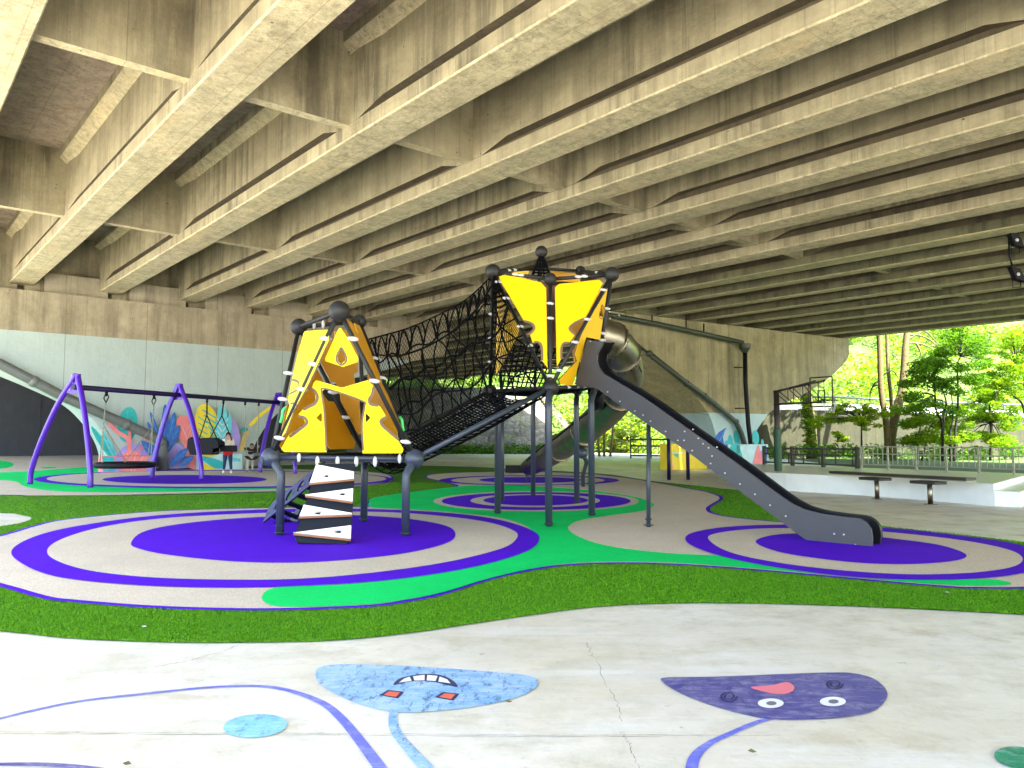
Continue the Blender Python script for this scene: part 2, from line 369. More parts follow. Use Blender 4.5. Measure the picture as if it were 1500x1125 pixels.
# circle 1
ring('rubber_ring', [(18,814),(30,795),(80,777),(160,763),(240,754),(340,748),(450,745),(560,746),(660,751.5),(730,761),(778,776),(790,790),(770,808),(700,829),(600,846),(500,855),(380,860),(250,859),(130,851),(60,838)], .034, 'violet')
ring('rubber_ring_inside', [(69,809),(85,792),(140,774),(220,761),(320,754),(440,750),(560,750),(650,756),(715,765),(752,777),(757,788),(735,803),(660,822),(560,837),(450,847),(350,849),(230,846),(140,837),(90,824)], .038, 'beige')
ring('rubber_circle', [(192,795),(215,777),(290,764),(400,756),(500,754),(590,759),(650,769),(667,781),(655,795),(600,809),(520,819),(430,824),(340,822),(250,813),(205,804)], .042, 'violet')
# middle circle
def E(name, l, r, t, b, z, mk): sheet(name, ell((l+r)/2,(t+b)/2,(r-l)/2,(b-t)/2), z, M[mk], smooth=False)
E('rubber_ring_outer', 635, 936, 719.5, 749, .034, 'beige'); E('rubber_ring', 647, 924, 721, 747, .038, 'violet')
E('rubber_ring_inside', 689, 879, 723.5, 743, .042, 'beige'); E('rubber_circle', 708, 862, 725, 740.5, .046, 'violet')
# back circle
E('rubber_ring', 643, 907, 696, 711, .034, 'violet'); E('rubber_ring_inside', 661, 886, 697.2, 710, .038, 'beige'); E('rubber_circle', 702, 852, 698.5, 707.5, .042, 'violet')
# slide circle
ring('rubber_ring', [(1004,790),(1015,780),(1060,772),(1130,768.5),(1220,769),(1320,775),(1420,786),(1490,797),(1530,813),(1528,828),(1490,841),(1420,848),(1330,849),(1240,844),(1150,833),(1070,818),(1020,802)], .034, 'violet')
ring('rubber_ring_inside', [(1038,790),(1050,781),(1100,775),(1160,773.5),(1240,775),(1330,782),(1420,793),(1480,806),(1498,819),(1480,831),(1420,839),(1330,841),(1230,835),(1140,824),(1070,809)], .038, 'beige')
ring('rubber_circle', [(1107,794),(1130,784),(1180,781),(1250,783),(1320,790),(1380,799),(1415,812),(1400,821),(1340,826),(1270,825),(1200,818),(1140,808)], .042, 'violet')
# swing area
SW = [(-300,668),(0,668),(150,672),(250,674),(330,684),(420,687),(500,689),(560,693),(576,700),(560,708),(500,714),(420,719),(280,723),(140,725.5),(41,726),(0,725),(-300,724)]
sheet('swing_rubber_border', SW, .022, M['violet'], n=5); flatpoly('swing_rubber_surface', inset(SW, .07, .026), M['beige'])
sheet('swing_rubber_green', [(-60,694),(0,692),(60,689),(130,684),(200,682.5),(215,685),(190,689),(250,691),(350,690),(450,691),(530,694),(560,700),(540,707),(470,712),(420,715.5),(300,719),(180,721),(100,720),(60,717),(35,712),(25,706),(0,703),(-60,704)], .030, M['green'])
E('swing_rubber_ring', 49, 576, 688.5, 715.5, .034, 'violet'); E('swing_rubber_inside', 68, 566, 689.5, 713, .038, 'beige'); E('swing_rubber_circle', 150, 391, 695.5, 709, .042, 'violet')
E('floor_dot', -40, 20, 674, 687, .030, 'green'); E('floor_dot', 60, 84, 683.5, 686, .030, 'green')
# turf sheet and blades
def inpoly(X, Y, P):
    ins = np.zeros(len(X), bool); n = len(P)
    for i in range(n):
        x1,y1 = P[i][0],P[i][1]; x2,y2 = P[(i+1)%n][0],P[(i+1)%n][1]
        if y1 == y2: continue
        c = ((y1 > Y) != (y2 > Y)) & (X < (x2-x1)*(Y-y1)/(y2-y1)+x1); ins ^= c
    return ins
def make_turf():
    tp = [G(x,y,.01) for x,y in spline(TURF, True, 3)]
    mb = MB(); tris = tessellate_polygon([[Vector((p.x,p.y,0)) for p in tp]])
    mb.add(tp, [tuple(t) if (Vector(tp[t[1]])-tp[t[0]]).cross(tp[t[2]]-tp[t[0]]).z > 0 else tuple(reversed(t)) for t in tris])
    # blades: sampled where the turf is, denser near the camera
    rub = [G(x,y,.02) for x,y in spline(RUB, True, 4)]; sw = [G(x,y,.02) for x,y in spline(SW, True, 4)]
    n = 900000
    Y = 5.4/(1-RNG.random(n)*(1-5.4/26)); X = (RNG.random(n)*2-1)*Y*.78
    k = inpoly(X, Y, [(p.x,p.y) for p in tp]) & ~inpoly(X, Y, [(p.x,p.y) for p in rub]) & ~inpoly(X, Y, [(p.x,p.y) for p in sw])
    X, Y = X[k], Y[k]; n = len(X); print('blades', n)
    a = RNG.random(n)*6.283; wd = .0035*(Y/6)**.9; hh = (.008+.012*RNG.random(n)); ln = (RNG.random((n,2))-.5)*.03
    ca, sa = np.cos(a)*wd, np.sin(a)*wd
    V = np.zeros((n,3,3)); V[:,0] = np.stack([X-ca, Y-sa, np.full(n,.010)],1); V[:,1] = np.stack([X+ca, Y+sa, np.full(n,.010)],1); V[:,2] = np.stack([X+ln[:,0], Y+ln[:,1], .010+hh],1)
    b = len(mb.v); nv = b+3*n; ft = len(mb.f)
    me = bpy.data.meshes.new('artificial_turf'); me.vertices.add(nv)
    co = np.concatenate([np.array([tuple(v) for v in mb.v]), V.reshape(-1,3)]); me.vertices.foreach_set('co', co.ravel())
    F_ = np.concatenate([np.array(mb.f), np.arange(3*n).reshape(-1,3)+b]); me.loops.add(len(F_)*3); me.loops.foreach_set('vertex_index', F_.ravel())
    me.polygons.add(len(F_)); me.polygons.foreach_set('loop_start', np.arange(len(F_))*3)
    me.materials.append(M['turf']); me.materials.append(M['blade'])
    mi = np.ones(len(F_), int); mi[:ft] = 0; me.polygons.foreach_set('material_index', mi); me.update(calc_edges=True)
    o = link(bpy.data.objects.new('artificial_turf', me)); tag(o, kind='stuff', label='short bright green artificial turf winding round the rubber play surface', cat='grass')
make_turf()
# ------------------------------------------------------------ painted figures on the floor
def paintmat(name, c1, c2, wear=.35):
    m = bpy.data.materials.new(name); m.use_nodes = True; k = NB(m); b = m.node_tree.nodes['Principled BSDF']
    P = k.n('ShaderNodeNewGeometry').outputs['Position']
    n1 = k.noise(P, 2.2, 8, .75); n2 = k.noise(P, 5, 9, .8, (1,3.0,1)); n3 = k.noise(P, 22, 6, .8); n4 = k.noise(P, 6, 9, .85, (2.6,1,1))
    c = k.mix(k.ramp(n1, .42, .6), c1, c2); c = k.mix(k.ramp(n2, .50, .56, 0, min(1,wear*2.4)), c, tuple(min(1,x*.7+.28) for x in c1)); c = k.mix(k.ramp(n4, .53, .58, 0, min(1,wear*2.4)), c, tuple(x*.42 for x in c1))
    c = k.mix(k.ramp(n3, .64, .7, 0, wear), c, (.5,.5,.45))
    k.L.new(c, b.inputs['Base Color']); k.L.new(k.ramp(n1,.3,.7,.25,.6), b.inputs['Roughness']); return m
M['p_light'] = paintmat('light_blue_floor_paint', (.20,.42,.72), (.34,.54,.78), .5)
M['p_navy'] = paintmat('navy_floor_paint', (.075,.07,.27), (.12,.11,.30), .22)
M['p_line'] = paintmat('blue_line_paint', (.12,.14,.62), (.17,.20,.62), .2)
M['p_cyan'] = paintmat('cyan_floor_paint', (.20,.52,.76), (.28,.60,.78), .3)
M['p_green'] = paintmat('green_floor_paint', (.01,.22,.11), (.02,.30,.16), .3)
M['p_white'] = mat('white_paint', (.8,.8,.8), .6); M['p_dark'] = mat('dark_outline_paint', (.03,.04,.12), .6); M['p_red'] = mat('coral_paint', (.75,.14,.08), .6)
M['p_pink'] = mat('pink_paint', (.75,.20,.24), .6); M['p_grey'] = mat('grey_paint', (.15,.16,.2), .6)
def fig(label, cat, at): return empty('floor_painting', label, cat, G(*at), 'figures painted on the concrete floor')
def fp(name, px, z, mk, par, smooth=True, n=6):
    P = [G(x,y,z) for x,y in (spline(px, True, n) if smooth else px)]
    return flatpoly(name, P, M[mk], kind=None, parent=par)
fa = fig('light blue half moon face with toothy mouth and red eyes painted on the concrete', 'painted figure', (620,1010))
fp('face', [(462,987),(470,977),(500,973),(560,974),(640,978),(720,984),(770,989),(788,997),(782,1009),(755,1022),(700,1034),(640,1041),(585,1043),(540,1035),(500,1020),(470,1003)], .006, 'p_light', fa)
strip('stem', [(577,1040),(576,1058),(582,1075),(600,1097),(626,1126),(660,1160)], [.045,.05,.055,.06,.07,.07], .004, M['p_light'], kind=None, parent=fa)
fp('mouth', [(577,1003),(585,994),(605,989),(628,987),(650,990),(665,998),(670,1006),(655,1003),(630,998),(600,998)], .009, 'p_dark', fa)
for q in ([(584,1000),(592,994),(600,991),(603,997)],[(605,990.5),(622,988.5),(622,996.5),(607,996.8)],[(626,988.5),(641,990),(638,997.5),(625,996.7)],[(644,991),(655,995),(660,1001),(642,998.4)]): fp('tooth', q, .012, 'p_white', fa, False)
for ex,ey in ((574,1017),(655,1020)):
    fp('eye', [(ex-18,ey+1),(ex-6,ey-6.5),(ex+18,ey-4),(ex+9,ey+6)], .009, 'p_dark', fa, False); fp('eye_centre', [(ex-12,ey+1),(ex-4,ey-4.5),(ex+12,ey-3),(ex+6,ey+4)], .012, 'p_red', fa, False)
fb = fig('navy blue smiling face with pink mouth and white eyes painted on the concrete', 'painted figure', (1140,1020))
fp('face', [(969,997),(980,992),(1050,991),(1150,987),(1215,985),(1250,986),(1280,994),(1298,1010),(1297,1026),(1275,1043),(1225,1051.5),(1170,1054),(1130,1053),(1090,1046),(1040,1032),(995,1014)], .006, 'p_navy', fb)
strip('stem', [(1150,1051),(1125,1053),(1100,1061),(1070,1074),(1042,1087),(1022,1103),(1014,1120),(1012,1150)], [.03,.035,.035,.035,.04,.05,.055,.06], .004, M['p_line'], kind=None, parent=fb)
fp('mouth', [(1100,1006.5),(1128,1004),(1152,999),(1162,1004),(1163,1010),(1154,1015.5),(1138,1016.5),(1118,1013)], .010, 'p_pink', fb)
for ex,ey in ((1129,1030),(1220,1027.5)):
    fp('eye', ell(ex,ey,19,7), .010, 'p_white', fb, False); fp('pupil', ell(ex+1,ey,7.5,3), .013, 'p_grey', fb, False)
for ex,ey in ((1067,1020),(1222,1002)):
    strip('cheek_swirl', [(ex+13*math.cos(a)*(1-a*.06), ey+8*math.sin(a)*(1-a*.06)) for a in [i*.7 for i in range(16)]], [.012]*16, .011, M['p_dark'], 4, None, parent=fb)
o = strip('painted_line', [(-60,1068),(0,1052),(50,1040),(115,1027),(200,1017),(300,1007),(360,1004.5),(400,1006.5),(440,1016),(475,1031),(500,1052),(525,1082),(555,1122),(590,1170)], [.025,.025,.03,.03,.032,.034,.036,.038,.042,.048,.052,.055,.06,.06], .005, M['p_line'], kind=None)
tag(o, 'long blue line curving over the concrete left of the light blue face', 'painted line')
o = strip('painted_line', [(-60,1121),(20,1119),(90,1121),(160,1130),(220,1150)], [.03,.035,.04,.04,.04], .005, M['p_navy'], kind=None); tag(o, 'dark blue line cut off at the bottom left corner of the floor', 'painted line')
o = sheet('painted_spot', ell(374,1063,47,17,40,-4), .007, M['p_cyan'], smooth=False, kind=None); tag(o, 'plain pale cyan oval painted inside the bend of the blue line', 'painted spot')
o = sheet('painted_spot', ell(1494,1110,38,16,40,8), .007, M['p_green'], smooth=False, kind=None); tag(o, 'dark green spot cut off at the bottom right of the floor', 'painted spot')
M['crack'] = mat('crack', (.16,.14,.11), .95, 0, (9,.5)); M['groove'] = mat('filled_joint', (.42,.39,.33), .9, 0, (25,.5))
def jag(pts, wd, z=.003, mk='crack', amp=2.0):
    q = []
    for (a,b),(c,dd) in zip(pts, pts[1:]):
        for i in range(10): q.append((a+(c-a)*i/10+random.uniform(-amp,amp), b+(dd-b)*i/10+random.uniform(-amp*.35,amp*.35)))
    strip('floor_crack', q, [wd*random.uniform(.2,.9) for _ in q], z, M[mk], 1)
jag([(228,977),(275,968),(320,956),(352,944)], .007); jag([(858,940),(872,965),(888,1000),(905,1030),(912,1060)], .004, amp=3); jag([(912,1075),(922,1090),(930,1110),(940,1130)], .004, amp=3)
jag([(-30,1071),(200,1073),(500,1074),(800,1076),(1010,1077),(1160,1077)], .009, mk='groove', amp=1.2); jag([(-30,1074),(250,1075.5),(700,1078),(1000,1079)], .006, mk='crack', amp=1.5)
# ------------------------------------------------------------ bridges
def girder(parent, mk, tR, wd, s0, s1, blocks, taperside=True):
    hw = wd/2; t = tR-hw
    wf = hw*.74; nb = hw-.012; hwt = max(.1, hw*.74)
    def prof(q):
        wb, gr = q; g = (nb-gr)/(nb-.04); zt = .345+.30*g
        half = [(hw-.03, 0), (hw, .03), (hw, .33), (gr, .34), (gr, zt), (wb, zt+.004-.03*g), (wb, 1.93), (wf+.30, 2.12), (wf+.30, 2.40)]
        return [(-a,b) for a,b in reversed(half)] + half
    BL = (nb-.001, nb-.002); MD = (wf, .04); ss = []
    for bs in sorted(blocks):
        for ds, wb in ((-1.35,MD),(-.5,BL),(.5,BL),(1.35,MD)): ss.append((bs+ds, wb))
    ss += [(s0, MD), (s1, MD)]; ss = [x for x in ss if s0 <= x[0] <= s1]; ss.sort(key=lambda x: x[0])
    mb = MB(); V = []; n = None
    for s_, wb in ss:
        p = prof(wb); n = len(p); V += [ST(s_, t+a, h+H+b) for a,b in p]
    fs = [(i*n+k, i*n+k+1, (i+1)*n+k+1, (i+1)*n+k) for i in range(len(ss)-1) for k in range(n-1)]; mi_ = [1 if k in (3,4,5,n-5,n-6,n-7) else 0 for i in range(len(ss)-1) for k in range(n-1)]+[0,0]  # groove faces get the second slot, the painted-shade concrete
    fs += [tuple(range(n)), tuple((len(ss)-1)*n+k for k in reversed(range(n)))]
    mb.add(V, fs); mb.m = mi_; return mb.build('girder', [M[mk], M['recess_shade']], parent)
S1 = 5.75*H; DIA = [-1.32*H, .49*H, 2.29*H, 4.10*H]
T1 = [x*H for x in (-.23,.285,.825,1.343,1.86,2.35,2.855,3.32,3.805,4.265)]
br = empty('road_bridge', 'nearer concrete road bridge whose deep beams cross overhead from upper right to the left pier', 'bridge', ST(15,2.3*H,h+H))
S0 = -26.0
for k,t in enumerate(T1):
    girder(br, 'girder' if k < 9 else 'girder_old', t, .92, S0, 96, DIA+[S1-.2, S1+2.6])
for a,b in zip(T1, T1[1:]):
    for ds in DIA:
        mb = MB(); mb.obox(ST(ds, (a+b-.92)/2, h+H+1.36), e2*((b-a)/2-.12), d2*.14, Vector((0,0,1.06)))
        mb.build('diaphragm', M['girder'], br)
    if a > 0:
        mb = MB(); mb.obox(ST(S1+.9, (a+b-.92)/2, h+H+1.0), e2*((b-a)/2-.14), d2*.2, Vector((0,0,1.36))); mb.build('end_diaphragm', M['girder'], br)
mb = MB(); mb.obox(ST(35, 1.95*H, h+H+2.38+.16), e2*(2.42*H), d2*62, Vector((0,0,.16)))
mb.build('deck_slab', M['deck'], br)
mb = MB(); mb.obox(ST(35, -.53*H, h+H+2.9), e2*.12, d2*62, Vector((0,0,.55))); mb.build('parapet', M['girder'], br)
T2 = [x*H for x in (4.60,5.04,5.45,5.88,6.32,6.74,7.16,7.55)]
b2 = empty('road_bridge', 'farther stained concrete road bridge with closely spaced beams on the right', 'bridge', ST(15,6*H,h+H))
DIA2 = [-.9*H, .7*H, 2.15*H]
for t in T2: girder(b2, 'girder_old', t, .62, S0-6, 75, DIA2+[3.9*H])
for a,b in zip(T2, T2[1:]):
    for ds in DIA2:
        mb = MB(); mb.obox(ST(ds, (a+b-.62)/2, h+H+1.36), e2*((b-a)/2-.12), d2*.14, Vector((0,0,1.06))); mb.build('diaphragm', M['girder_old'], b2)
    mb = MB(); mb.obox(ST(4.05*H, (a+b-.62)/2, h+H+1.1), e2*((b-a)/2-.14), d2*.2, Vector((0,0,1.25))); mb.build('end_diaphragm', M['girder_old'], b2)
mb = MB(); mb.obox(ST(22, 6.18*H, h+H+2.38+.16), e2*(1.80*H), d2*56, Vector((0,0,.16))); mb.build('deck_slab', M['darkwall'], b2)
mb = MB(); mb.obox(ST(22, 7.96*H, h+H+2.9), e2*.12, d2*56, Vector((0,0,.55))); mb.build('parapet', M['girder_old'], b2)
# ------------------------------------------------------------ piers
p1o = ST(S1, 0); n1 = d2
def pier(name, label, outline, p0, n, thick, mk, bottom_idx=()):
    P = [PL(x, y, p0, n) for x,y in outline]
    for i in bottom_idx: P[i].z = 0.0
    mb = MB(); prism(mb, [P], n*thick, 0)
    root = empty('bridge_pier', label, 'pier', (P[0].x, P[0].y, 0)); mb.build('pier_shaft', M[mk], root, bevel=.02)
    return root
topz = h+.95*H
L = [(-120,405),(653,475),(654,519)] + spline([(654,519),(609,528),(563,542),(505,558),(460,573),(430,588),(398,614),(374,650),(364,684)], False, 4)[1:]
Lr = spline([(168,684),(160,652),(141,621),(110,591),(60,566),(0,541),(-60,520),(-120,505)], False, 4)
pts = [(x,y) for x,y in L+Lr]
P = [PL(x,y,p1o,n1) for x,y in pts]
for p in P:
    if p.z < .1: p.z = -.02
P[0].z = topz; P[1].z = topz
pier1 = empty('bridge_pier', 'left hammerhead concrete pier painted pale grey with leaf murals', 'pier', ST(S1,1.75*H))
mb = MB(); prism(mb, [P], n1*2.6, 0); mb.build('pier_head', M['pier1'], pier1)
for a,b in zip(T1[2:], T1[3:]):
    mb = MB(); mb.obox(ST(S1+.75, (a+b-.92)/2+.35, topz+.45), e2*((b-a-.92)/2+.0), d2*.45, Vector((0,0,.45))); mb.build('bearing_block', M['pier1'], pier1)
A2 = ST(4.04*H, 4.5*H); B2 = ST(3.58*H, 8.2*H); dir2 = (B2-A2).normalized(); n2v = Vector((-dir2.y, dir2.x, 0))
if n2v.dot(d2) < 0: n2v = -n2v
pts = [(866,462),(1243,497),(1244,516)] + spline([(1244,516),(1240,528),(1215,553),(1180,576),(1135,598),(1112,625),(1100,650),(1096,680)], False, 4)[1:] + spline([(1057,680),(1051,650),(1042,615),(1028,592),(1000,562),(960,527),(930,506),(890,484),(866,474)], False, 4)
P = [PL(x,y,A2,n2v) for x,y in pts]
for i,p in enumerate(P):
    if p.z < .35: p.z = -.02
P[0].z = h+.99*H; P[1].z = h+.99*H
pier2 = empty('bridge_pier', 'right hammerhead concrete pier with drain pipes, pale blue base and mural', 'pier', (P[3].x,P[3].y,0))
mb = MB(); prism(mb, [P], n2v*3.7, 0); mb.build('pier_head', M['pier2'], pier2)
# pipes on the piers
def pipe(parent, name, px, r, mk, p0, n, off=.25, n_=10):
    Q = [PL(x,y,p0-n*off,n) for x,y in px]
    if Q[-1].z < .5: Q[-1].z = 0
    mb = MB(); mb.tube(Q, r, n_); return mb.build(name, M[mk], parent), Q
pp = empty('drain_pipe', 'fat grey drain pipe slanting down the left pier to the ground', 'pipe', PL(235,690,p1o,n1))
pipe(pp, 'pipe', [(-60,508),(0,533),(97,583),(186,622),(228,641),(238,652),(240,684)], .21, 'grey_pipe', p1o, n1, .45, 16)
for a in ((50,559),(186,622),(236,648)):
    c = PL(*a,p1o-n1*.45,n1); mb = MB(); mb.ball(c, .255, 0, 14, 8); mb.build('pipe_joint', M['grey_pipe'], pp)
pd = empty('drain_pipe', 'diagonal green drain pipe running down the face of the right pier', 'pipe', PL(1098,688,A2,n2v))
pipe(pd, 'thin_pipe', [(890,469),(920,494),(951,518)], .07, 'green_pipe', A2, n2v, .3)
pipe(pd, 'pipe', [(951,518),(1000,557),(1045,590),(1078,618),(1086,635),(1099,684)], .15, 'green_pipe', A2, n2v, .3, 14)
for a in ((951,518),(1006,562),(1032,580),(1078,618)):
    mb = MB(); mb.ball(PL(*a,A2-n2v*.3,n2v), .185, 0, 14, 8); mb.build('pipe_joint', M['green_pipe'], pd)
pv = empty('drain_pipe', 'horizontal gutter with hopper and dark downpipe at the right pier', 'pipe', PL(1103,688,A2,n2v))
pipe(pv, 'gutter_pipe', [(880,459),(960,474),(1030,489),(1088,502)], .13, 'green_pipe', A2, n2v, .5)
pipe(pv, 'downpipe', [(1091,512),(1092,560),(1096,620),(1103,684)], .13, 'black', A2, n2v, .5)
c = PL(1091,506,A2-n2v*.5,n2v); mb = MB(); mb.tube([c+Vector((0,0,.1)), c-Vector((0,0,.15)), c-Vector((0,0,.45))], [.34,.32,.13], 12, smooth=False); mb.build('hopper', M['green_pipe'], pv)
for x,y0,y1 in ((955,462,474),(1005,462,483),(1031,474,489)):
    mb = MB(); mb.tube([PL(x,y0,A2-n2v*.35,n2v), PL(x,y1,A2-n2v*.5,n2v)], .035, 6); mb.build('hanger', M['black'], pv)
for x,y in ((1093,538),(1095,598),(1099,655)):
    mb = MB(); q = PL(x,y,A2-n2v*.5,n2v); mb.tube([q, q+n2v*.55-dir2*.5], .03, 6); mb.build('bracket', M['black'], pv)
# ------------------------------------------------------------ murals
def mm(n_, c): return mat('mural_'+n_, tuple(min(1,x*.92) for x in c), .65, 0, (3,.1))
MU = {'teal': mm('teal',(.02,.42,.42)), 'pink': mm('coral',(.75,.22,.22)), 'blue': mm('blue',(.015,.11,.42)), 'lav': mm('lavender',(.33,.26,.62)), 'yel': mm('yellow',(.75,.58,.02)),
      'lteal': mm('light_teal',(.12,.55,.60)), 'pale': mm('pale_blue',(.45,.66,.68)), 'dteal': mm('dark_teal',(.01,.22,.22)), 'och': mm('ochre',(.55,.38,.10)), 'lpink': mm('light_pink',(.9,.48,.45)), 'lblue': mm('light_blue',(.12,.35,.65))}
class Mural:
    def __init__(s, parent, p0, n): s.p = parent; s.p0 = p0; s.n = n; s.k = 1
    def poly(s, name, px, c, smooth=True, off=None):
        s.k += 1; o_ = -s.n*(.004*s.k if off is None else off)
        P = [PL(x,y,s.p0+o_,s.n) for x,y in (spline(px,True,5) if smooth else px)]
        for q in P: q.z = max(q.z, .03)
        u = s.n.cross(Vector((0,0,1))); tris = tessellate_polygon([[Vector((q.dot(u), q.z, 0)) for q in P]])
        mb = MB(); mb.add(P, [tuple(t) for t in tris]); return mb.build(name, MU[c], s.p)
    def leaf(s, a, b, wd, c, vein=None):
        a = Vector((*a,0)); b = Vector((*b,0)); t = (b-a); nn = Vector((-t.y,t.x,0)).normalized()*wd
        q = [a, a+t*.3+nn*.75, a+t*.62+nn, a+t*.9+nn*.55, b, a+t*.9-nn*.55, a+t*.62-nn, a+t*.3-nn*.75]
        s.poly('painted_leaf', [(x.x,x.y) for x in q], c)
        if vein:
            s.line([(a.x,a.y),((a+t*.92).x,(a+t*.92).y)], .5, vein)
            for f in (.35,.55,.75):
                for sg in (1,-1):
                    m0 = a+t*f; m1 = a+t*(f+.16)+nn*sg*.7; s.line([(m0.x,m0.y),(m1.x,m1.y)], .35, vein)
    def line(s, px, wd, c, name='painted_stem'):
        pts = spline(px, False, 5) if len(px) > 2 else px; L = []; Rr = []
        for i,(x,y) in enumerate(pts):
            a = Vector(pts[max(0,i-1)]); b = Vector(pts[min(len(pts)-1,i+1)]); t = (b-a).normalized(); nn = Vector((-t.y,t.x))*wd/2
            L.append((x+nn.x,y+nn.y)); Rr.append((x-nn.x,y-nn.y))
        s.poly(name, L+Rr[::-1], c, False)
m1 = Mural(pier1, p1o, n1)
m1.poly('painted_oval', ell(187,622,14.5,26,24,8), 'teal', False); m1.line([(186,645),(187,600)], .6, 'lteal')
for a in (0,1,2,3): m1.line([(187,640-a*9),(194,634-a*9)], .5, 'lteal'); m1.line([(187,640-a*9),(180,634-a*9)], .5, 'lteal')
m1.leaf((172,682),(134,625),5,'teal','dteal'); m1.leaf((176,682),(150,632),4,'lteal','dteal')
m1.poly('painted_hill', [(168,684),(172,665),(185,653),(202,650),(218,658),(226,684)], 'lav')
m1.line([(160,606),(162,622),(174,634),(187,643),(190,665),(190,683)], 6, 'pink'); m1.line([(189,621),(190,635),(191,660)], 4, 'pink'); m1.line([(212,630),(214,645),(203,662),(196,680)], 3.5, 'pink')
m1.poly('painted_coral', [(172,684),(178,668),(192,660),(208,668),(216,684)], 'pink')
for x in (180,186,193,200,206): m1.line([(192,684),(x,664)], .6, 'lpink')
m1.poly('painted_hill', [(232,684),(240,660),(252,650),(266,652),(276,668),(280,684)], 'lav')
m1.poly('painted_plume', [(258,618),(266,609),(277,611),(285,625),(291,650),(296,684),(276,684),(270,655),(262,640)], 'pink')
for i in range(6): m1.line([(264+i*3,620+i*7),(270+i*3,632+i*7)], .6, 'lpink'); m1.line([(278+i*1.5,622+i*7),(272+i*2.4,634+i*7)], .6, 'lpink')
for tip,wd in (((242,592),5.5),((256,604),6),((263,623),6),((220,603),3.6),((216,618),3.8),((207,646),4.5)): m1.leaf((241,668),tip,wd,'blue','lblue')
m1.leaf((240,684),(208,648),5,'blue','lblue'); m1.leaf((246,684),(275,657),5.5,'blue','lblue'); m1.leaf((262,684),(283,668),4.5,'blue','lblue')
m1.poly('painted_oval', ell(338,636,13,27,24,-12), 'lav', False)
m1.poly('painted_oval', ell(304,622,17,31,24,-12), 'yel', False)
for i in range(6): m1.line([(296+i*3,600+i*8),(316-i*.3,612+i*8)], 2.2, 'teal'); m1.line([(290,610+i*9),(304,620+i*8)], 1.6, 'teal')
m1.poly('painted_palm', [(318,655),(315,630),(320,600),(323,592),(327,604),(331,594),(333,612),(338,604),(339,630),(332,655)], 'lteal')
for i in range(4): m1.line([(325,650-i*9),(318,640-i*9)], 2, 'pale'); m1.line([(326,650-i*9),(334,640-i*9)], 2, 'pale')
m1.line([(353,660),(358,642),(364,630)], 6, 'och', 'painted_trunk'); m1.poly('painted_bush', ell(358,629,5.5,3.5,16), 'dteal', False)
m1.line([(366,624),(384,606),(408,590),(430,578)], 5, 'yel', 'painted_band')
# low plinths with painted faces in front of the piers
def plinth(label, px, p0, n, back, base_c, yb=.0):
    (xa,ya),(xb,yb2),top = px
    a = PL(xa,ya,p0,n); b = PL(xb,yb2,p0,n); zt = PL((xa+xb)/2, top, p0, n).z; u = (b-a); u.z = 0
    root = empty('painted_plinth', label, 'plinth', ((a.x+b.x)/2,(a.y+b.y)/2,0)); c = Vector(((a.x+b.x)/2,(a.y+b.y)/2,zt/2))+n*back/2
    mb = MB(); mb.obox(c, u/2, n*back/2, Vector((0,0,zt/2))); mb.build('block', base_c, root, bevel=.02); return root
q1 = p1o-n1*1.1
r = plinth('low block painted with coral and lavender under the basket swing', [((151,684),(228,684),668)][0], q1, n1, .95, MU['pink'])
mq = Mural(r, q1, n1); mq.poly('painted_patch', [(151,669),(166,669),(170,690),(151,690)], 'teal', False); mq.poly('painted_patch', [(168,669),(180,669),(176,690),(170,690)], 'lav', False); mq.line([(192,692),(198,669)], 1, 'lpink'); mq.line([(196,692),(210,669)], 1, 'lpink'); mq.poly('painted_patch', [(218,669),(228,669),(228,690),(214,690)], 'lav', False)
r = plinth('low pale blue block with yellow and teal stripes behind the woman', ((297,684),(355,684),665), q1, n1, .95, MU['pale'])
mq = Mural(r, q1, n1); mq.poly('painted_patch', [(297,666),(320,666),(297,672)], 'yel', False); mq.poly('painted_patch', [(297,668),(326,676),(330,684),(316,686),(297,674)], 'teal', True); mq.poly('painted_patch', [(297,677),(310,684),(318,692),(297,692)], 'yel', False); mq.poly('painted_patch', [(330,668),(352,672),(352,676),(334,676)], 'lteal', False)
q2 = A2-n2v*4.2
m2 = Mural(pier2, A2, n2v)
m2.poly('painted_leaf', [(1064,626),(1053,633),(1046,642),(1043,652),(1061,652),(1059,640)], 'blue', False); m2.line([(1062,630),(1052,650)], .8, 'lblue')
for c_,rx,ry in (((1079,641),4.5,11),((1070,646),3.5,9),((1107,641),5,11),((1065,650),3,5),((1117,648),2,5)): m2.poly('painted_leaf', ell(*c_,rx,ry,20,-6), 'teal', False); 
r = plinth('tall mural block with coral, teal and blue shapes beside the basketball post', ((1056,684),(1126,684),651), q2, n2v, 3.9, MU['pale'])
mq = Mural(r, q2, n2v)
mq.poly('painted_patch', [(1060,651),(1066,651),(1066,664),(1056,664),(1048,655)], 'blue', False); mq.poly('painted_patch', [(1067,665),(1072,651),(1082,652),(1090,690),(1060,690)], 'teal'); mq.poly('painted_patch', [(1079,652),(1084,652),(1084,664),(1079,664)], 'dteal', False)
mq.poly('painted_coral', [(1103,690),(1105,670),(1111,652),(1115,664),(1121,676),(1122,690)], 'pink'); mq.poly('painted_patch', [(1114,661),(1120,660),(1119,672),(1116,668)], 'lav'); mq.leaf((1124,672),(1121,652),1.8,'blue'); mq.leaf((1126,688),(1120,664),2,'lblue'); mq.leaf((1126,690),(1119,676),2,'blue')
r = plinth('low yellow painted block behind the two violet posts', ((984,684),(1036,684),650), q2+n2v*.6, n2v, .8, MU['yel'])
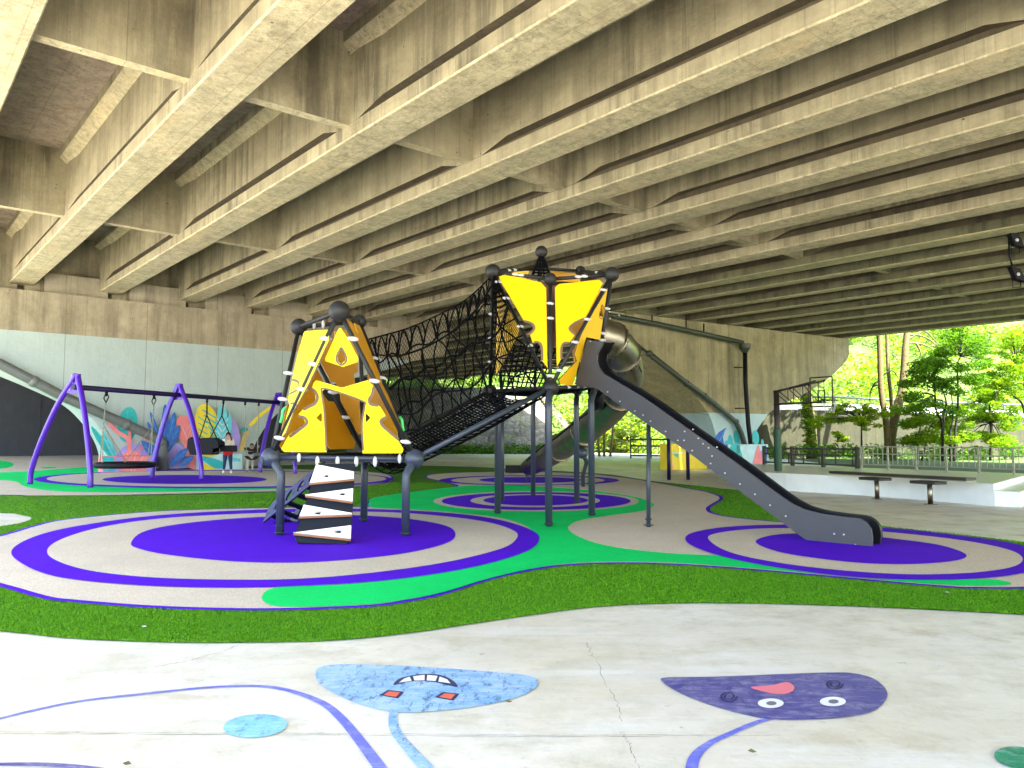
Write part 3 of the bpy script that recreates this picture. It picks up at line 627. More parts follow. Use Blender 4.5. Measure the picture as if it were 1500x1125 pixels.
mq = Mural(r, q2+n2v*.6, n2v); mq.line([(984,663.5),(1036,663.5)], .9, 'pale'); mq.poly('painted_patch', [(986,665),(994,665),(993,671)], 'teal', False); mq.poly('painted_patch', [(984,668),(986,690),(984,690)], 'pink', False)
# ------------------------------------------------------------ dark wall behind left arch
a = ST(76,-30); b_ = ST(76,43.5); u = (b_-a).normalized(); nn = Vector((-u.y,u.x,0))
mb = MB(); mb.obox((a+b_)/2+nn*.5+Vector((0,0,4.3)), u*(b_-a).length/2, nn*.5, Vector((0,0,4.3)))
for i in range(20): mb.obox(a+u*(2+i*3.6)-nn*.03+Vector((0,0,3.4)), u*.04, nn*.03, Vector((0,0,3.4)))
mb.obox((a+b_)/2-nn*.04+Vector((0,0,5.6)), u*(b_-a).length/2, nn*.04, Vector((0,0,.06)))
o = mb.build('boundary_wall', M['darkwall'], origin=(a+b_)/2); tag(o, 'dark slate grey wall seen through the left pier arch', 'wall')
# ------------------------------------------------------------ raised court platform, fences, retaining wall
PZ = .49
cn = [G(1100,690,PZ), G(1151,693.5,PZ), G(1300,700,PZ), G(1455,709,PZ)]
near = spline([(p.x,p.y) for p in cn], False, 5)
corner = Vector(near[-1]); rt = G(1500,697,PZ); rt2 = corner+(Vector((rt.x,rt.y))-corner).normalized()*5.0
fenceL = G(1095,679.5,PZ); fenceR = G(1540,697,PZ); fr2 = fenceR+(fenceR-fenceL)*.9
P = [Vector((x,y,PZ)) for x,y in near] + [Vector((rt2.x,rt2.y,PZ))] + [Vector((rt2.x+6,rt2.y-1.0,PZ)), Vector((rt2.x+7,rt2.y+1.5,PZ)), Vector((fenceR.x+.3,fenceR.y+1.2,PZ)), Vector((fenceL.x-.3,fenceL.y+1.0,PZ))]
mb = MB(); prism(mb, [P], Vector((0,0,-PZ-.02)), 0)
o = mb.build('court_platform', M['white_paint'], bevel=.015); tag(o, kind='structure')
c0 = Vector((corner.x,corner.y,0)); ud = (Vector((rt2.x,rt2.y,0))-c0).normalized(); un = Vector((ud.y,-ud.x,0))
if un.y > 0: un = -un
mb = MB(); mb.obox(c0+ud*3+un*.25+Vector((0,0,.17)), ud*3, un*.25, Vector((0,0,.17))); o = mb.build('platform_step', M['white_paint'], bevel=.015); tag(o, kind='structure')
# fence: rail fence then balustrade
def fence_run(a, b, kind, label):
    L_ = (b-a).length; u = (b-a)/L_; nn = Vector((-u.y,u.x,0)); root = empty('railing_fence', label, 'fence', a)
    if kind == 'dark':
        n = max(1,round(L_/1.75)); 
        for i in range(n+1):
            c = a+u*(L_*i/n); mb = MB(); mb.obox(c+Vector((0,0,.36)), u*.055, nn*.055, Vector((0,0,.36))); mb.build('post', M['fencedk'], root)
        for zz in (.10,.42,.64):
            mb = MB(); mb.obox((a+b)/2+Vector((0,0,zz)), u*L_/2, nn*.03, Vector((0,0,.03))); mb.build('rail', M['fencedk'], root)
        mb = MB()
        for i in range(n*4):
            c = a+u*(L_*(i+.5)/(n*4)); z0,z1 = ((.10,.42) if i%2 else (.42,.64)); mb.obox(c+Vector((0,0,(z0+z1)/2)), u*.02, nn*.02, Vector((0,0,(z1-z0)/2)))
        mb.build('infill_bars', M['fencedk'], root)
    else:
        n = max(1,round(L_/1.0))
        for i in range(n+1):
            c = a+u*(L_*i/n); mb = MB(); mb.obox(c+Vector((0,0,.38)), u*.025, nn*.025, Vector((0,0,.38))); mb.build('post', M['alu'], root)
        for zz in (.15,.50,.74):
            mb = MB(); mb.obox((a+b)/2+Vector((0,0,zz)), u*L_/2, nn*.02, Vector((0,0,.018))); mb.build('rail', M['alu'], root)
        mb = MB()
        for i in range(int(L_/.17)): c = a+u*(.17*i+.08); mb.obox(c+Vector((0,0,.44)), u*.010, nn*.010, Vector((0,0,.30)))
        mb.build('balusters', M['alu'], root)
    return root
f0 = G(1120,680.5,PZ); f1 = G(1256,686.5,PZ)
fence_run(f0, f1, 'dark', 'dark post and rail fence on the court edge behind the basketball post')
fence_run(f1+Vector((.1,-.1,0)), fenceR, 'alu', 'pale metal balustrade along the right edge of the court')
fence_run(W(924,671,60)*Vector((1,1,0)) if False else Vector((W(924,668,58).x,58,0)), Vector((W(984,668,57).x,57,0)), 'dark', 'distant dark fence seen under the long straight slide')
bpy.data.objects['railing_fence.002'].scale = (1,1,2.2)
# retaining wall with road parapet above
def wallrun(pts, thick, name, mk, label, cat):
    mb = MB()
    for (x0,y0,z0),(x1,y1,z1) in zip(pts, pts[1:]):
        a = Vector((x0,y0,0)); b = Vector((x1,y1,0)); u = (b-a).normalized(); nn = Vector((-u.y,u.x,0))*thick
        mb.add([a,b,b+nn,a+nn,a+Vector((0,0,z0)),b+Vector((0,0,z1)),b+nn+Vector((0,0,z1)),a+nn+Vector((0,0,z0))], [(0,1,5,4),(1,2,6,5),(2,3,7,6),(3,0,4,7),(4,5,6,7)])
    o = mb.build(name, M[mk], origin=(pts[0][0],pts[0][1],0)); return tag(o, label, cat) if label else tag(o, kind='structure')
rw = [(W(1105,600,60).x,60,3.75),(W(1250,603,60).x,60,3.65),(W(1400,610,61).x,61,3.3),(W(1700,620,64).x,64,2.9)]
wallrun(rw, .5, 'retaining_wall', 'retwall', 'tall mossy grey retaining wall below the far road', 'wall')
wallrun([(x,y+.55,z+.55) for x,y,z in rw], .35, 'road_parapet', 'white_paint', 'long white parapet along the top of the retaining wall', 'parapet')
g = empty('guard_rail', 'dark steel guard rail above the white parapet', 'guard rail', (rw[0][0],62,3.7))
mb = MB(); mb.tube([Vector((x,y+2,z+1.15)) for x,y,z in rw], .09, 6); mb.build('rail', M['grey_pipe'], g)
for i in range(14):
    f_ = i/13*2.999; k = int(f_); f2 = f_-k; p = Vector(rw[k])*(1-f2)+Vector(rw[k+1])*f2; mb = MB(); mb.obox(p+Vector((0,2,.6)), Vector((.05,0,0)), Vector((0,.05,0)), Vector((0,0,.55))); mb.build('post', M['grey_pipe'], g)
# stone revetment slope and hills
def stone_mat():
    m = bpy.data.materials.new('rubble_stone'); m.use_nodes = True; k = NB(m); b = m.node_tree.nodes['Principled BSDF']
    P = k.n('ShaderNodeNewGeometry').outputs['Position']; v = k.n('ShaderNodeTexVoronoi'); v.inputs['Scale'].default_value = 1.6; k.L.new(P, v.inputs['Vector'])
    v2 = k.n('ShaderNodeTexVoronoi'); v2.feature = 'DISTANCE_TO_EDGE'; v2.inputs['Scale'].default_value = 1.6; k.L.new(P, v2.inputs['Vector'])
    c = k.mix(k.n('ShaderNodeSeparateColor').outputs[0], (0,0,0), (0,0,0)); s_ = k.n('ShaderNodeSeparateColor'); k.L.new(v.outputs['Color'], s_.inputs[0])
    c = k.mix(s_.outputs[0], (.10,.095,.07), (.21,.20,.15)); c = k.mix(k.ramp(v2.outputs[0], 0, .06, 1, 0), c, (.07,.07,.04)); c = k.mix(k.ramp(k.noise(P,.5,6), .55,.7,0,.7), c, (.12,.17,.04))
    k.L.new(c, b.inputs['Base Color']); b.inputs['Roughness'].default_value = .9
    bp = k.n('ShaderNodeBump'); bp.inputs['Distance'].default_value = .15; k.L.new(v2.outputs[0], bp.inputs['Height']); k.L.new(bp.outputs[0], b.inputs['Normal']); return m
M['stone'] = stone_mat()
M['soil'] = mat('undergrowth_soil', (.07,.12,.02), .95, 0, (.6,.4), (3,.8))
mb = MB(); xs = np.linspace(-16, 3.5, 24); V = []
for j in range(8):
    for i,x in enumerate(xs): V.append((x + j*.0, 74+j*1.6+random.uniform(-.15,.15), -.2+j*1.05+random.uniform(-.1,.1) if j else -.3))
n = len(xs); mb.add(V, [(j*n+i,j*n+i+1,(j+1)*n+i+1,(j+1)*n+i) for j in range(7) for i in range(n-1)])
tag(mb.build('stone_revetment', M['stone']), kind='structure')
mb = MB(); o_ = []
for i in range(30):
    x = 3.2+i*.12; z = 7.6-i*.26; mb.obox(Vector((x-1.0+i*.05, 86-i*.42, max(z,0)+.1)), Vector((.35,0,0)), Vector((0,.3,0)), Vector((0,0,.16)))
tag(mb.build('stone_steps', M['stone'], origin=(3,80,0)), 'pale stone steps climbing the slope behind the big tower', 'steps')
nx, ny = 60, 24; V = []
for j in range(ny):
    for i in range(nx):
        x = -160+i*6.5; y = 80+j*6+.0012*max(0,x-20)**2*0; dd = max(0, (y-84))
        z = min(.72*dd, 90)*(1 if x > 2 else .75) + (3.2*(random.random()-.5)) + (3 if x < 2 and j > 1 else 0) + (2.5 if x > 14 else 0)
        V.append((x, y if x < 12 else y-10, z if j else -.5))
mb = MB(); mb.add(V, [(j*nx+i,j*nx+i+1,(j+1)*nx+i+1,(j+1)*nx+i) for j in range(ny-1) for i in range(nx-1)], 0, True)
hill = mb.build('hillside', M['soil'])
mb = MB(); mb.add([(17,36,.012),(24,27,.012),(90,27,.012),(220,150,.012),(30,150,.012),(21,62,.012)],[(0,1,2,3,4,5)]); tag(mb.build('planting_ground', M['soil']), kind='structure')
hill = hill; tag(hill, kind='structure')
# ------------------------------------------------------------ vegetation
def leafmat(name, c, c2, tr=.45):
    m = bpy.data.materials.new(name); m.use_nodes = True; t = m.node_tree; k = NB(m); b = t.nodes['Principled BSDF']; out = t.nodes['Material Output']
    P = k.n('ShaderNodeNewGeometry'); n = k.noise(P.outputs['Position'], 1.3, 5, .7); rnd = k.n('ShaderNodeNewGeometry').outputs['Random Per Island']
    cc = k.mix(k.ramp(n, .35, .65), c, c2); cc = k.mix(k.math('MULTIPLY', rnd, .5), cc, tuple(x*.65 for x in c))
    k.L.new(cc, b.inputs['Base Color']); b.inputs['Roughness'].default_value = .55; b.inputs['Specular IOR Level'].default_value = .25
    tl = k.n('ShaderNodeBsdfTranslucent'); k.L.new(cc, tl.inputs[0]); mx = k.n('ShaderNodeMixShader'); mx.inputs[0].default_value = tr
    t.links.new(b.outputs[0], mx.inputs[1]); t.links.new(tl.outputs[0], mx.inputs[2]); t.links.new(mx.outputs[0], out.inputs[0]); return m
M['leaf_y'] = leafmat('yellow_green_leaves', (.22,.36,.004), (.34,.44,.01), .6); M['leaf_g'] = leafmat('mid_green_leaves', (.09,.26,.004), (.20,.36,.008), .6); M['leaf_d'] = leafmat('dark_green_leaves', (.03,.11,.004), (.06,.17,.006))
M['leaf_p'] = leafmat('pale_leaves', (.16,.24,.07), (.28,.36,.12))
def leaves(name, centres, radii, count, size, m, parent=None, flat=.6, label=None, cat=None, kind=None, origin=None, mats=None):
    cs = np.array([tuple(c) for c in centres], float); rs = np.array(radii, float)
    w_ = rs**2; w_ /= w_.sum(); idx = RNG.choice(len(cs), count, p=w_)
    dv = RNG.normal(size=(count,3)); dv /= np.linalg.norm(dv,axis=1)[:,None]; rad = RNG.random(count)**.45
    p = cs[idx]+dv*(rad*rs[idx])[:,None]*np.array([1,1,flat])
    a = RNG.normal(size=(count,3)); a[:,2] *= .45; a /= np.linalg.norm(a,axis=1)[:,None]; b = np.cross(a, RNG.normal(size=(count,3))); b /= np.linalg.norm(b,axis=1)[:,None]
    s_ = size*(.55+.9*RNG.random(count))[:,None]
    V = np.stack([p-a*s_, p-b*s_*.42+a*s_*.1, p+a*s_, p+b*s_*.42+a*s_*.1], 1).reshape(-1,3)
    o0 = np.array(tuple(wpos(parent))) if parent else (np.array(origin) if origin is not None else np.zeros(3))
    V = V-o0; nf = count; me = bpy.data.meshes.new(name); me.vertices.add(4*nf); me.vertices.foreach_set('co', V.ravel())
    me.loops.add(4*nf); me.loops.foreach_set('vertex_index', np.arange(4*nf)); me.polygons.add(nf); me.polygons.foreach_set('loop_start', np.arange(nf)*4)
    for q in (m if isinstance(m,list) else [m]): me.materials.append(q)
    if isinstance(m, list): me.polygons.foreach_set('material_index', RNG.integers(0,len(m),nf))
    me.update(calc_edges=True); o = bpy.data.objects.new(name, me); link(o, parent)
    if not parent: o.location = o0
    return tag(o, label, cat, None, kind)
def branchy(root, trunk, tw, mk, crown_pts, leafm, nleaf, lsize, crad, twig=.03):
    tr_ = MB(); tr_.tube(trunk, tw, 10); tr_.build('trunk', M[mk], root)
    bb = MB(); T = [Vector(p) for p in trunk]
    for c in crown_pts:
        c = Vector(c); st_ = min(T[1:], key=lambda q: (q-c).length + max(0,q.z-c.z)*2); mid = (st_+c)/2+Vector((random.uniform(-.3,.3),random.uniform(-.3,.3),random.uniform(-.1,.4)))
        bb.tube(spline([st_,mid,c],False,4), twig*2.2, 6, r2=twig*.6)
        for _ in range(3):
            q = c+Vector((random.uniform(-1,1),random.uniform(-1,1),random.uniform(-.5,.6)))*crad*.7; bb.tube([mid.lerp(c,.6), q], twig*.9, 5, r2=twig*.3)
    bb.build('branches', M[mk], root)
    if nleaf: leaves('crown', crown_pts, [crad*random.uniform(.7,1.25) for _ in crown_pts], nleaf, lsize, leafm, root)
# bare pale trunks
def cp(px, py, Y): return W(px, py, Y)
t = empty('pale_trunk_tree', 'thick pale trunk leaning right with bare arching branches over the court', 'tree', cp(1304,682,54)*Vector((1,1,0)))
def g0(px, Y): p = cp(px,660,Y); p.z = 0; return p
mb = MB(); mb.tube(spline([g0(1305,54),cp(1306,640,54),cp(1311,610,54),cp(1319,580,54),cp(1324,545,54),cp(1327,500,54),cp(1331,462,54),cp(1340,420,54)],False,4), [.34]*4+[.31]*8+[.24]*8+[.2]*9, 14); mb.build('trunk', M['bark'], t)
mb = MB()
for q in ([(1330,497),(1342,490),(1355,485),(1368,497),(1378,508)],[(1331,490),(1350,492),(1365,500),(1376,512)],[(1329,503),(1345,503),(1360,508),(1372,516)],[(1331,486),(1345,478),(1365,476),(1385,485)],[(1342,503),(1347,512),(1349,520)],[(1360,475),(1378,472),(1395,478)]): mb.tube(spline([cp(x,y,54) for x,y in q],False,4), .09, 6, r2=.03)
mb.build('branches', M['bark'], t)
leaves('crown', [cp(1335+random.uniform(-60,60), 405+random.uniform(-30,20), 56) for _ in range(10)], [2.5]*10, 3000, .2, M['leaf_g'], t)
t = empty('pale_trunk_tree', 'slim pale trunk left of the thick leaning trunk, with a side branch drooping left', 'tree', g0(1299,53))
mb = MB(); mb.tube(spline([g0(1299,53),cp(1300,650,53),cp(1298,620,53),cp(1293,590,53),cp(1290,560,53),cp(1289,520,53),cp(1288,480,53),cp(1287,430,53)],False,4),   .22, 12, r2=.17); mb.build('trunk', M['bark'], t)
mb = MB()
for q in ([(1290,556),(1281,562),(1275,575),(1274,588)],[(1291,552),(1300,545),(1309,544),(1316,555)],[(1290,563),(1280,566),(1276,572)]): mb.tube(spline([cp(x,y,53) for x,y in q],False,4), .07, 6, r2=.025)
mb.build('branches', M['barkdk'], t)
leaves('crown', [cp(1285+random.uniform(-50,40), 400+random.uniform(-30,20), 55) for _ in range(8)], [2.4]*8, 2000, .2, M['leaf_g'], t)
t = empty('pale_trunk_tree', 'thin straight pale stem between the two larger pale trunks', 'tree', g0(1306,55))
mb = MB(); mb.tube(spline([g0(1306,55),cp(1307,620,55),cp(1305,580,55),cp(1301,540,55),cp(1299,490,55),cp(1298,430,55)],False,4), .14, 10, r2=.11); mb.build('trunk', M['bark'], t)
leaves('crown', [cp(1300+random.uniform(-30,30), 410, 56) for _ in range(5)], [2.0]*5, 1000, .2, M['leaf_g'], t)
t = empty('ivy_trunk_tree', 'knotty ivy covered trunk standing behind the basketball backboard', 'tree', g0(1186,57))
mb = MB(); mb.tube(spline([g0(1189,57),cp(1189,650,57),cp(1187,620,57),cp(1184,595,57),cp(1181,575,57),cp(1176,560,57),cp(1172,540,57)],False,4), .42, 12, r2=.3); mb.build('trunk', M['bark'], t)
leaves('ivy', [cp(1188-i*1.2,655-i*9,56.6) for i in range(9)], [.55]*9, 900, .12, [M['leaf_d'],M['leaf_y']], t)
leaves('crown', [cp(1180+random.uniform(-30,30), 500+random.uniform(-20,10), 60) for _ in range(5)], [2.0]*5, 1500, .2, M['leaf_y'], t)
# small maples with dark stems
def small(label, base, Y, stems, crown, lm, n, ls=.13, cr=1.1, mk='barkdk', tw=.09):
    t = empty('small_tree', label, 'tree', g0(base,Y), 'young trees between court and wall')
    for i,s_ in enumerate(stems):
        mb = MB(); mb.tube(spline([g0(s_[0][0],Y)]+[cp(x,y,Y) for x,y in s_[1:]],False,5), tw, 8, r2=tw*.35); mb.build('trunk', M[mk], t)
    crown = [(x+random.uniform(-11,11), y+random.uniform(-7,7)) for x,y in crown for _ in range(3)]
    P_ = [cp(x,y,Y+random.uniform(-1.6,1.6)) for x,y in crown]
    bb = MB()
    tops = [cp(*s_[-1],Y) for s_ in stems]+[cp(*s_[-2],Y) for s_ in stems]
    for c in P_:
        st_ = min(tops, key=lambda q: (q-c).length); bb.tube(spline([st_,(st_+c)/2+Vector((0,0,.25)),c],False,3), .035, 5, r2=.012)
    bb.build('branches', M[mk], t); leaves('crown', P_, [cr*.62*random.uniform(.5,1.4) for _ in P_], int(n*1.15), ls*.72, lm, t, flat=.42)
small('tallest young tree with a dark forked stem in the middle of the green bank', 1400, 50, [[(1397,660),(1400,625),(1403,600),(1403,560),(1402,535),(1407,522)],[(1380,660),(1380,620),(1372,605),(1370,580),(1368,555)],[(1380,660),(1382,615),(1386,590),(1380,570)],[(1392,660),(1392,635),(1396,610),(1394,580)]],
      [(1407,490),(1420,497),(1395,495),(1435,505),(1385,512),(1375,520),(1360,530),(1350,537),(1345,552),(1335,565),(1365,548),(1380,535),(1400,552),(1415,545),(1430,520),(1440,530),(1425,560),(1400,570),(1375,565),(1440,552),(1345,580),(1360,590),(1390,600),(1350,600)], [M['leaf_g'],M['leaf_g'],M['leaf_d']], 15000)
small('leaning young tree with yellow green leaves at the right edge of the bank', 1500, 51, [[(1503,660),(1500,600),(1485,580),(1475,568),(1462,555)],[(1503,640),(1500,545),(1488,532)]],
      [(1462,555),(1475,540),(1450,570),(1470,565),(1490,520),(1480,505),(1500,510),(1495,545),(1465,520),(1490,580),(1460,590),(1510,560),(1500,492),(1475,495),(1520,500),(1520,540)], [M['leaf_g'],M['leaf_y']], 9000)
small('low bushy young tree hiding the wall right of the leaning trunk', 1345, 52, [[(1345,660),(1345,640),(1350,620)],[(1350,660),(1358,640),(1362,625)]],
      [(1325,625),(1340,615),(1355,620),(1370,628),(1345,640),(1360,645),(1330,645),(1380,640),(1320,605),(1335,600),(1375,610),(1390,625),(1405,640),(1390,650)], [M['leaf_y'],M['leaf_g']], 9000)
small('spreading young tree with lime leaves in front of the wall at far right', 1450, 52, [[(1450,660),(1451,620),(1449,590)]],
      [(1420,620),(1435,610),(1450,605),(1465,615),(1480,625),(1440,635),(1460,640),(1420,645),(1475,645),(1430,590),(1450,580),(1410,600),(1480,605)], [M['leaf_g'],M['leaf_y']], 9000)
small('low branch of lime leaves reaching left in front of the wall', 1270, 52, [[(1262,660),(1262,640),(1262,618)]],
      [(1200,618),(1193,620),(1225,605),(1240,612),(1255,610),(1270,615),(1285,608),(1245,600),(1262,600),(1230,595),(1275,625),(1215,612),(1280,598)], [M['leaf_y']], 4200, .13, .75)
small('tiny sapling with yellow leaves close to the wall foot', 1228, 55, [[(1229,668),(1228,655),(1227,645)]], [(1224,640),(1230,646),(1226,652),(1234,638)], [M['leaf_y']], 700, .12, .45, tw=.03)
# undergrowth behind the balustrade and far woods on the hillside
leaves('undergrowth', [(W(x,660,53).x, 54+random.uniform(-3,4), random.uniform(.1,.7)) for x in range(1130,1560,8)], [.7]*54, 7000, .11, [M['leaf_d'],M['leaf_g']], None, .7, 'dark leafy undergrowth behind the pale balustrade', 'undergrowth', 'stuff')
leaves('undergrowth', [(x, 73.5+random.uniform(-.5,.6), random.uniform(.1,.7)) for x in np.arange(-8,5,.5)], [.8]*26, 4000, .13, [M['leaf_d'],M['leaf_g']], None, .7, 'dark weeds along the foot of the stone slope', 'undergrowth', 'stuff')
cs = []; rr = []
for _ in range(420):
    x = random.uniform(2, 110) if random.random() < .8 else random.uniform(-40, 2); y = random.uniform(80, 128); dd = max(0,y-84)
    z = (.72*dd if x > 2 else .75*.72*dd+3) + (2.5 if x > 14 else 0) + random.uniform(0,4.5); yy = y if x < 12 else y-10
    if x < 3 and z < 8.5 and y < 90: continue
    cs.append((x,yy,z)); rr.append(random.uniform(1.6,4.2))
leaves('hillside_woods', cs, rr, 150000, .25, [M['leaf_y'],M['leaf_g'],M['leaf_p'],M['leaf_y']], None, .75, 'bright yellow green woods covering the hillside behind the road', 'woods', 'stuff')
for i,(px_,py_,Y_,lb) in enumerate([(905,640,79,'round lime bush right of the steel tube slide'),(950,645,77,'pale bush beyond the distant dark fence'),(860,632,84,'yellow green shrub on the slope below the platform of the big tower')]):
    b0 = cp(px_,py_,Y_); t = empty('bush', lb, 'bush', (b0.x,b0.y,0)); mb = MB()
    for k in range(4): mb.tube([(b0.x,b0.y,0),(b0.x+random.uniform(-1,1),b0.y,b0.z*1.2)], .06, 6, r2=.02)
    mb.build('stems', M['bark'], t); leaves('foliage', [(b0.x+random.uniform(-2.4,2.4),b0.y+random.uniform(-1,1),random.uniform(.5,4.6)) for _ in range(14)], [1.3]*14, 5000, .2, [M['leaf_y'],M['leaf_p']], t)
t = empty('leaning_trunk', 'bare brown stems standing at the end of the distant fence', 'tree', (W(885,660,64).x,64,0)); mb = MB()
for dx in (-.4,0,.5): mb.tube([(W(885,660,64).x+dx,64,0),(W(885,600,64).x+dx*2,64,5)], .12, 6, r2=.05)
mb.build('trunk', M['bark'], t)
# ------------------------------------------------------------ climbing structure
play = empty('climbing_structure', 'big climbing frame of two yellow towers joined by a black rope net bridge, with slides', 'climbing frame', G(700,770))
UP = Vector((0,0,1))
def part(mb, name, m, parent=play, bevel=0): return mb.build(name, m, parent, bevel=bevel)
def ballj(c, r=.145, m='steelblue', plug=False):
    mb = MB(); mb.ball(c, r, 0, 28, 18); o = part(mb, 'ball_joint', M[m])
    if plug:
        dv = Vector((-.75,-.6,-.25)).normalized(); mb = MB(); mb.tube([c+dv*(r-.012), c+dv*(r+.004)], r*.36, 16); mb.build('plug', M['steelblue'], o)
def tubep(a, b, r=.038, m='steelblue', name='frame_tube'):
    mb = MB(); mb.tube([a,b], r, 14); return part(mb, name, M[m])
def post(pts, r=.06, m='steelblue'):
    mb = MB(); mb.tube(pts, r, 18); base = Vector(pts[-1]); o = part(mb, 'post', M[m])
    mb = MB(); mb.tube([base+UP*.03, base+UP*.042], .085, 16)
    for k in range(4):
        a = k*math.pi/2+.6; q = base+Vector((math.cos(a),math.sin(a),0))*.062; mb.ball(q+UP*.13, .011)
    mb.build('base_collar', M['steelblue'], o); return o
def clamp(c, ax, r=.035):
    ax = ax.normalized(); q = ax.to_track_quat('X','Z').to_matrix(); mb = MB(); mb.ball(c, r, 0, 14, 8, 2.1, .75, .85, q); mb.ball(c+Vector((0,-.02,0))+ax*.03, r*.28); part(mb, 'clamp', M['clamp'])
FL = W(397,670,11.95); FR = W(607,672,11.9); BB = W(535,665,14.1); A = W(497,456,11.1); TL = W(438,479,13.1); TR = W(526,471,13.7)
for c,r in ((FL,.152),(FR,.152),(BB,.14),(A,.155),(TL,.145),(TR,.13)): ballj(c, r, 'steelblue' if c in (FL,FR) else 'charcoal', c in (FL,))
zb = .047
def gz(px,py): p = G(px,py,zb); return p
def bent(ball, base):
    k = Vector((base.x, base.y, ball.z-.24)); post([ball, ball.lerp(k,.5)+UP*.0, k+(k-ball).normalized()*0, k-UP*.05, base], .062)
bent(FL, gz(410,783)); bent(FR, gz(594,784)); bent(BB, gz(533,763))
for a,b in ((FL,A),(FR,A),(FL,TL),(BB,TL),(BB,TR),(FR,TR),(TL,TR),(A,TL),(A,TR),(FL,FR),(FR,BB),(BB,FL)): tubep(a, b, .036, 'steelblue' if (a in (FL,FR) and b in (FL,FR)) else 'charcoal')
def plane3(a,b,c):
    n = (b-a).cross(c-a).normalized()
    if (CO-a).dot(n) < 0: n = -n
    return n
def panel(name, pts3, px, m, holes=(), thick=.022, trims=(), off=0, parent=play):
    a = pts3[0]; n = plane3(*pts3); p0 = a+n*off
    P = [PL(x,y,p0,n) for x,y in px]; Hs = [[PL(x,y,p0,n) for x,y in q] for q in holes]
    # rotate to local 2D for tessellation
    mb = MB(); u = (pts3[1]-a).normalized(); v = n.cross(u)
    loops = [P]+Hs; flat = [p for q in loops for p in q]
    tris = tessellate_polygon([[Vector(((p-a).dot(u),(p-a).dot(v),0)) for p in q] for q in loops]); N = len(flat)
    mb.add(flat+[p-n*thick for p in flat], [tuple(t) for t in tris]+[tuple(N+i for i in reversed(t)) for t in tris], 0)
    k = 0
    for q in loops:
        for i in range(len(q)): a1 = k+i; b1 = k+(i+1)%len(q); mb.f.append((a1,b1,b1+N,a1+N)); mb.m.append(1); mb.sm.append(False)
        k += len(q)
    o = mb.build(name, [M[m], M['core']], parent)
    for tr, wd in trims:
        pts = spline(tr, False, 5); Q = [PL(x,y,p0+n*.004,n) for x,y in pts]; L = []; Rr = []
        for i,p in enumerate(Q):
            t = (Q[min(len(Q)-1,i+1)]-Q[max(0,i-1)]).normalized(); s_ = n.cross(t)*wd/2; L.append(p+s_); Rr.append(p-s_)
        mb = MB(); c = len(L); mb.add(L+Rr, [(i,i+1,c+i+1,c+i) for i in range(c-1)]); mb.build('trim', M['core'], o)
    return o
LQ = [(416,662),(412,657),(423,637),(434,630),(447,620),(444,610),(437,607),(443.6,600),(452,594),(462,589),(462,577),(456,570),(459,561),(463,557),(501,568),(538.5,557),(546,564),(548,573),(541,581),(542,591),(556.5,595),(567,612.5),(559,616),(560,623),(579,638),(591,658),(589,664),(531,664),(529,622),(535,591),(531,587),(476,570),(471,573),(475,598),(478.5,662.5)]
def alm(x,y,s=1): return [(x-7*s,y),(x,y-7),(x+1.5*s,y-6),(x+1.5*s,y+5),(x,y+6)]
panel('door_panel', (FL,FR,A), LQ, 'yellow', [alm(470,612),[(536,606),(537,606),(543,612),(537,618),(535.5,618)]],
      trims=[([(478,660),(476.5,625),(474.5,598),(471,574),(474,569),(500,576),(532,588),(534,594),(530,622),(532,660)],.028),([(448,566),(461,573),(465,582),(461,591),(452,596),(444,600)],.045),([(437,610),(446,612),(449,620),(436,631),(424,640)],.045),([(548,566),(545,578),(541,585),(543,592),(554,594)],.045),([(566,611),(558,616),(560,623),(572,634),(584,644)],.045)])
panel('peak_panel', (FL,FR,A), [(496,482),(499,480),(511,498),(525,525),(524,530),(502.5,537.5),(477,529),(476,525),(486,503)], 'yellow', [[(500,512),(505,520),(506,528),(500,533),(495,529),(495,521)]],
      trims=[([(500,509),(506,520),(507,529),(500,534.5),(493.5,529),(494,520),(500,509)],.03)])
panel('side_panel', (FL,A,TL), [(445,487),(447,485),(481,483),(482,497),(452,562),(430,602),(424,618),(418,634),(413,640),(419,612),(424,594),(422,585),(430,545),(436,520)], 'yellow', trims=[([(428,556),(437,560),(436,570),(424,577)],.04),([(425,591),(434,592),(430,602),(420,612)],.035)])
def bary(a,b,c,q): return [a*u+b*v+c*w_ for u,v,w_ in q]
def panel3(a,b,c,shr,m,name='inner_panel',cut=True):
    g = (a+b+c)/3; n = plane3(a,b,c); V = [g+(p-g)*shr for p in (a,b,c)]; q = []
    for i in range(3):
        p, r_ = V[i], V[(i+1)%3]; q += [p.lerp(r_,.06), p.lerp(r_,.38), p.lerp(r_,.42)+(g-p.lerp(r_,.42))*.28, p.lerp(r_,.52)+(g-p.lerp(r_,.5))*.22, p.lerp(r_,.56), p.lerp(r_,.94)] if cut else [p.lerp(r_,.06), p.lerp(r_,.94)]
    mb = MB(); u = (b-a).normalized(); v = n.cross(u); N = len(q); tris = tessellate_polygon([[Vector(((p-a).dot(u),(p-a).dot(v),0)) for p in q]])
    mb.add(q+[p-n*.02 for p in q], [tuple(t) for t in tris]+[tuple(N+i for i in reversed(t)) for t in tris]+[(i,(i+1)%N,(i+1)%N+N,i+N) for i in range(N)]); part(mb, name, M[m])
panel3(FL,TL,BB,.86,'orange'); panel3(A,FR,TR,.88,'orange'); panel3(FR,BB,TR,.6,'orange'); panel3(TL,TR,BB,.84,'orange')
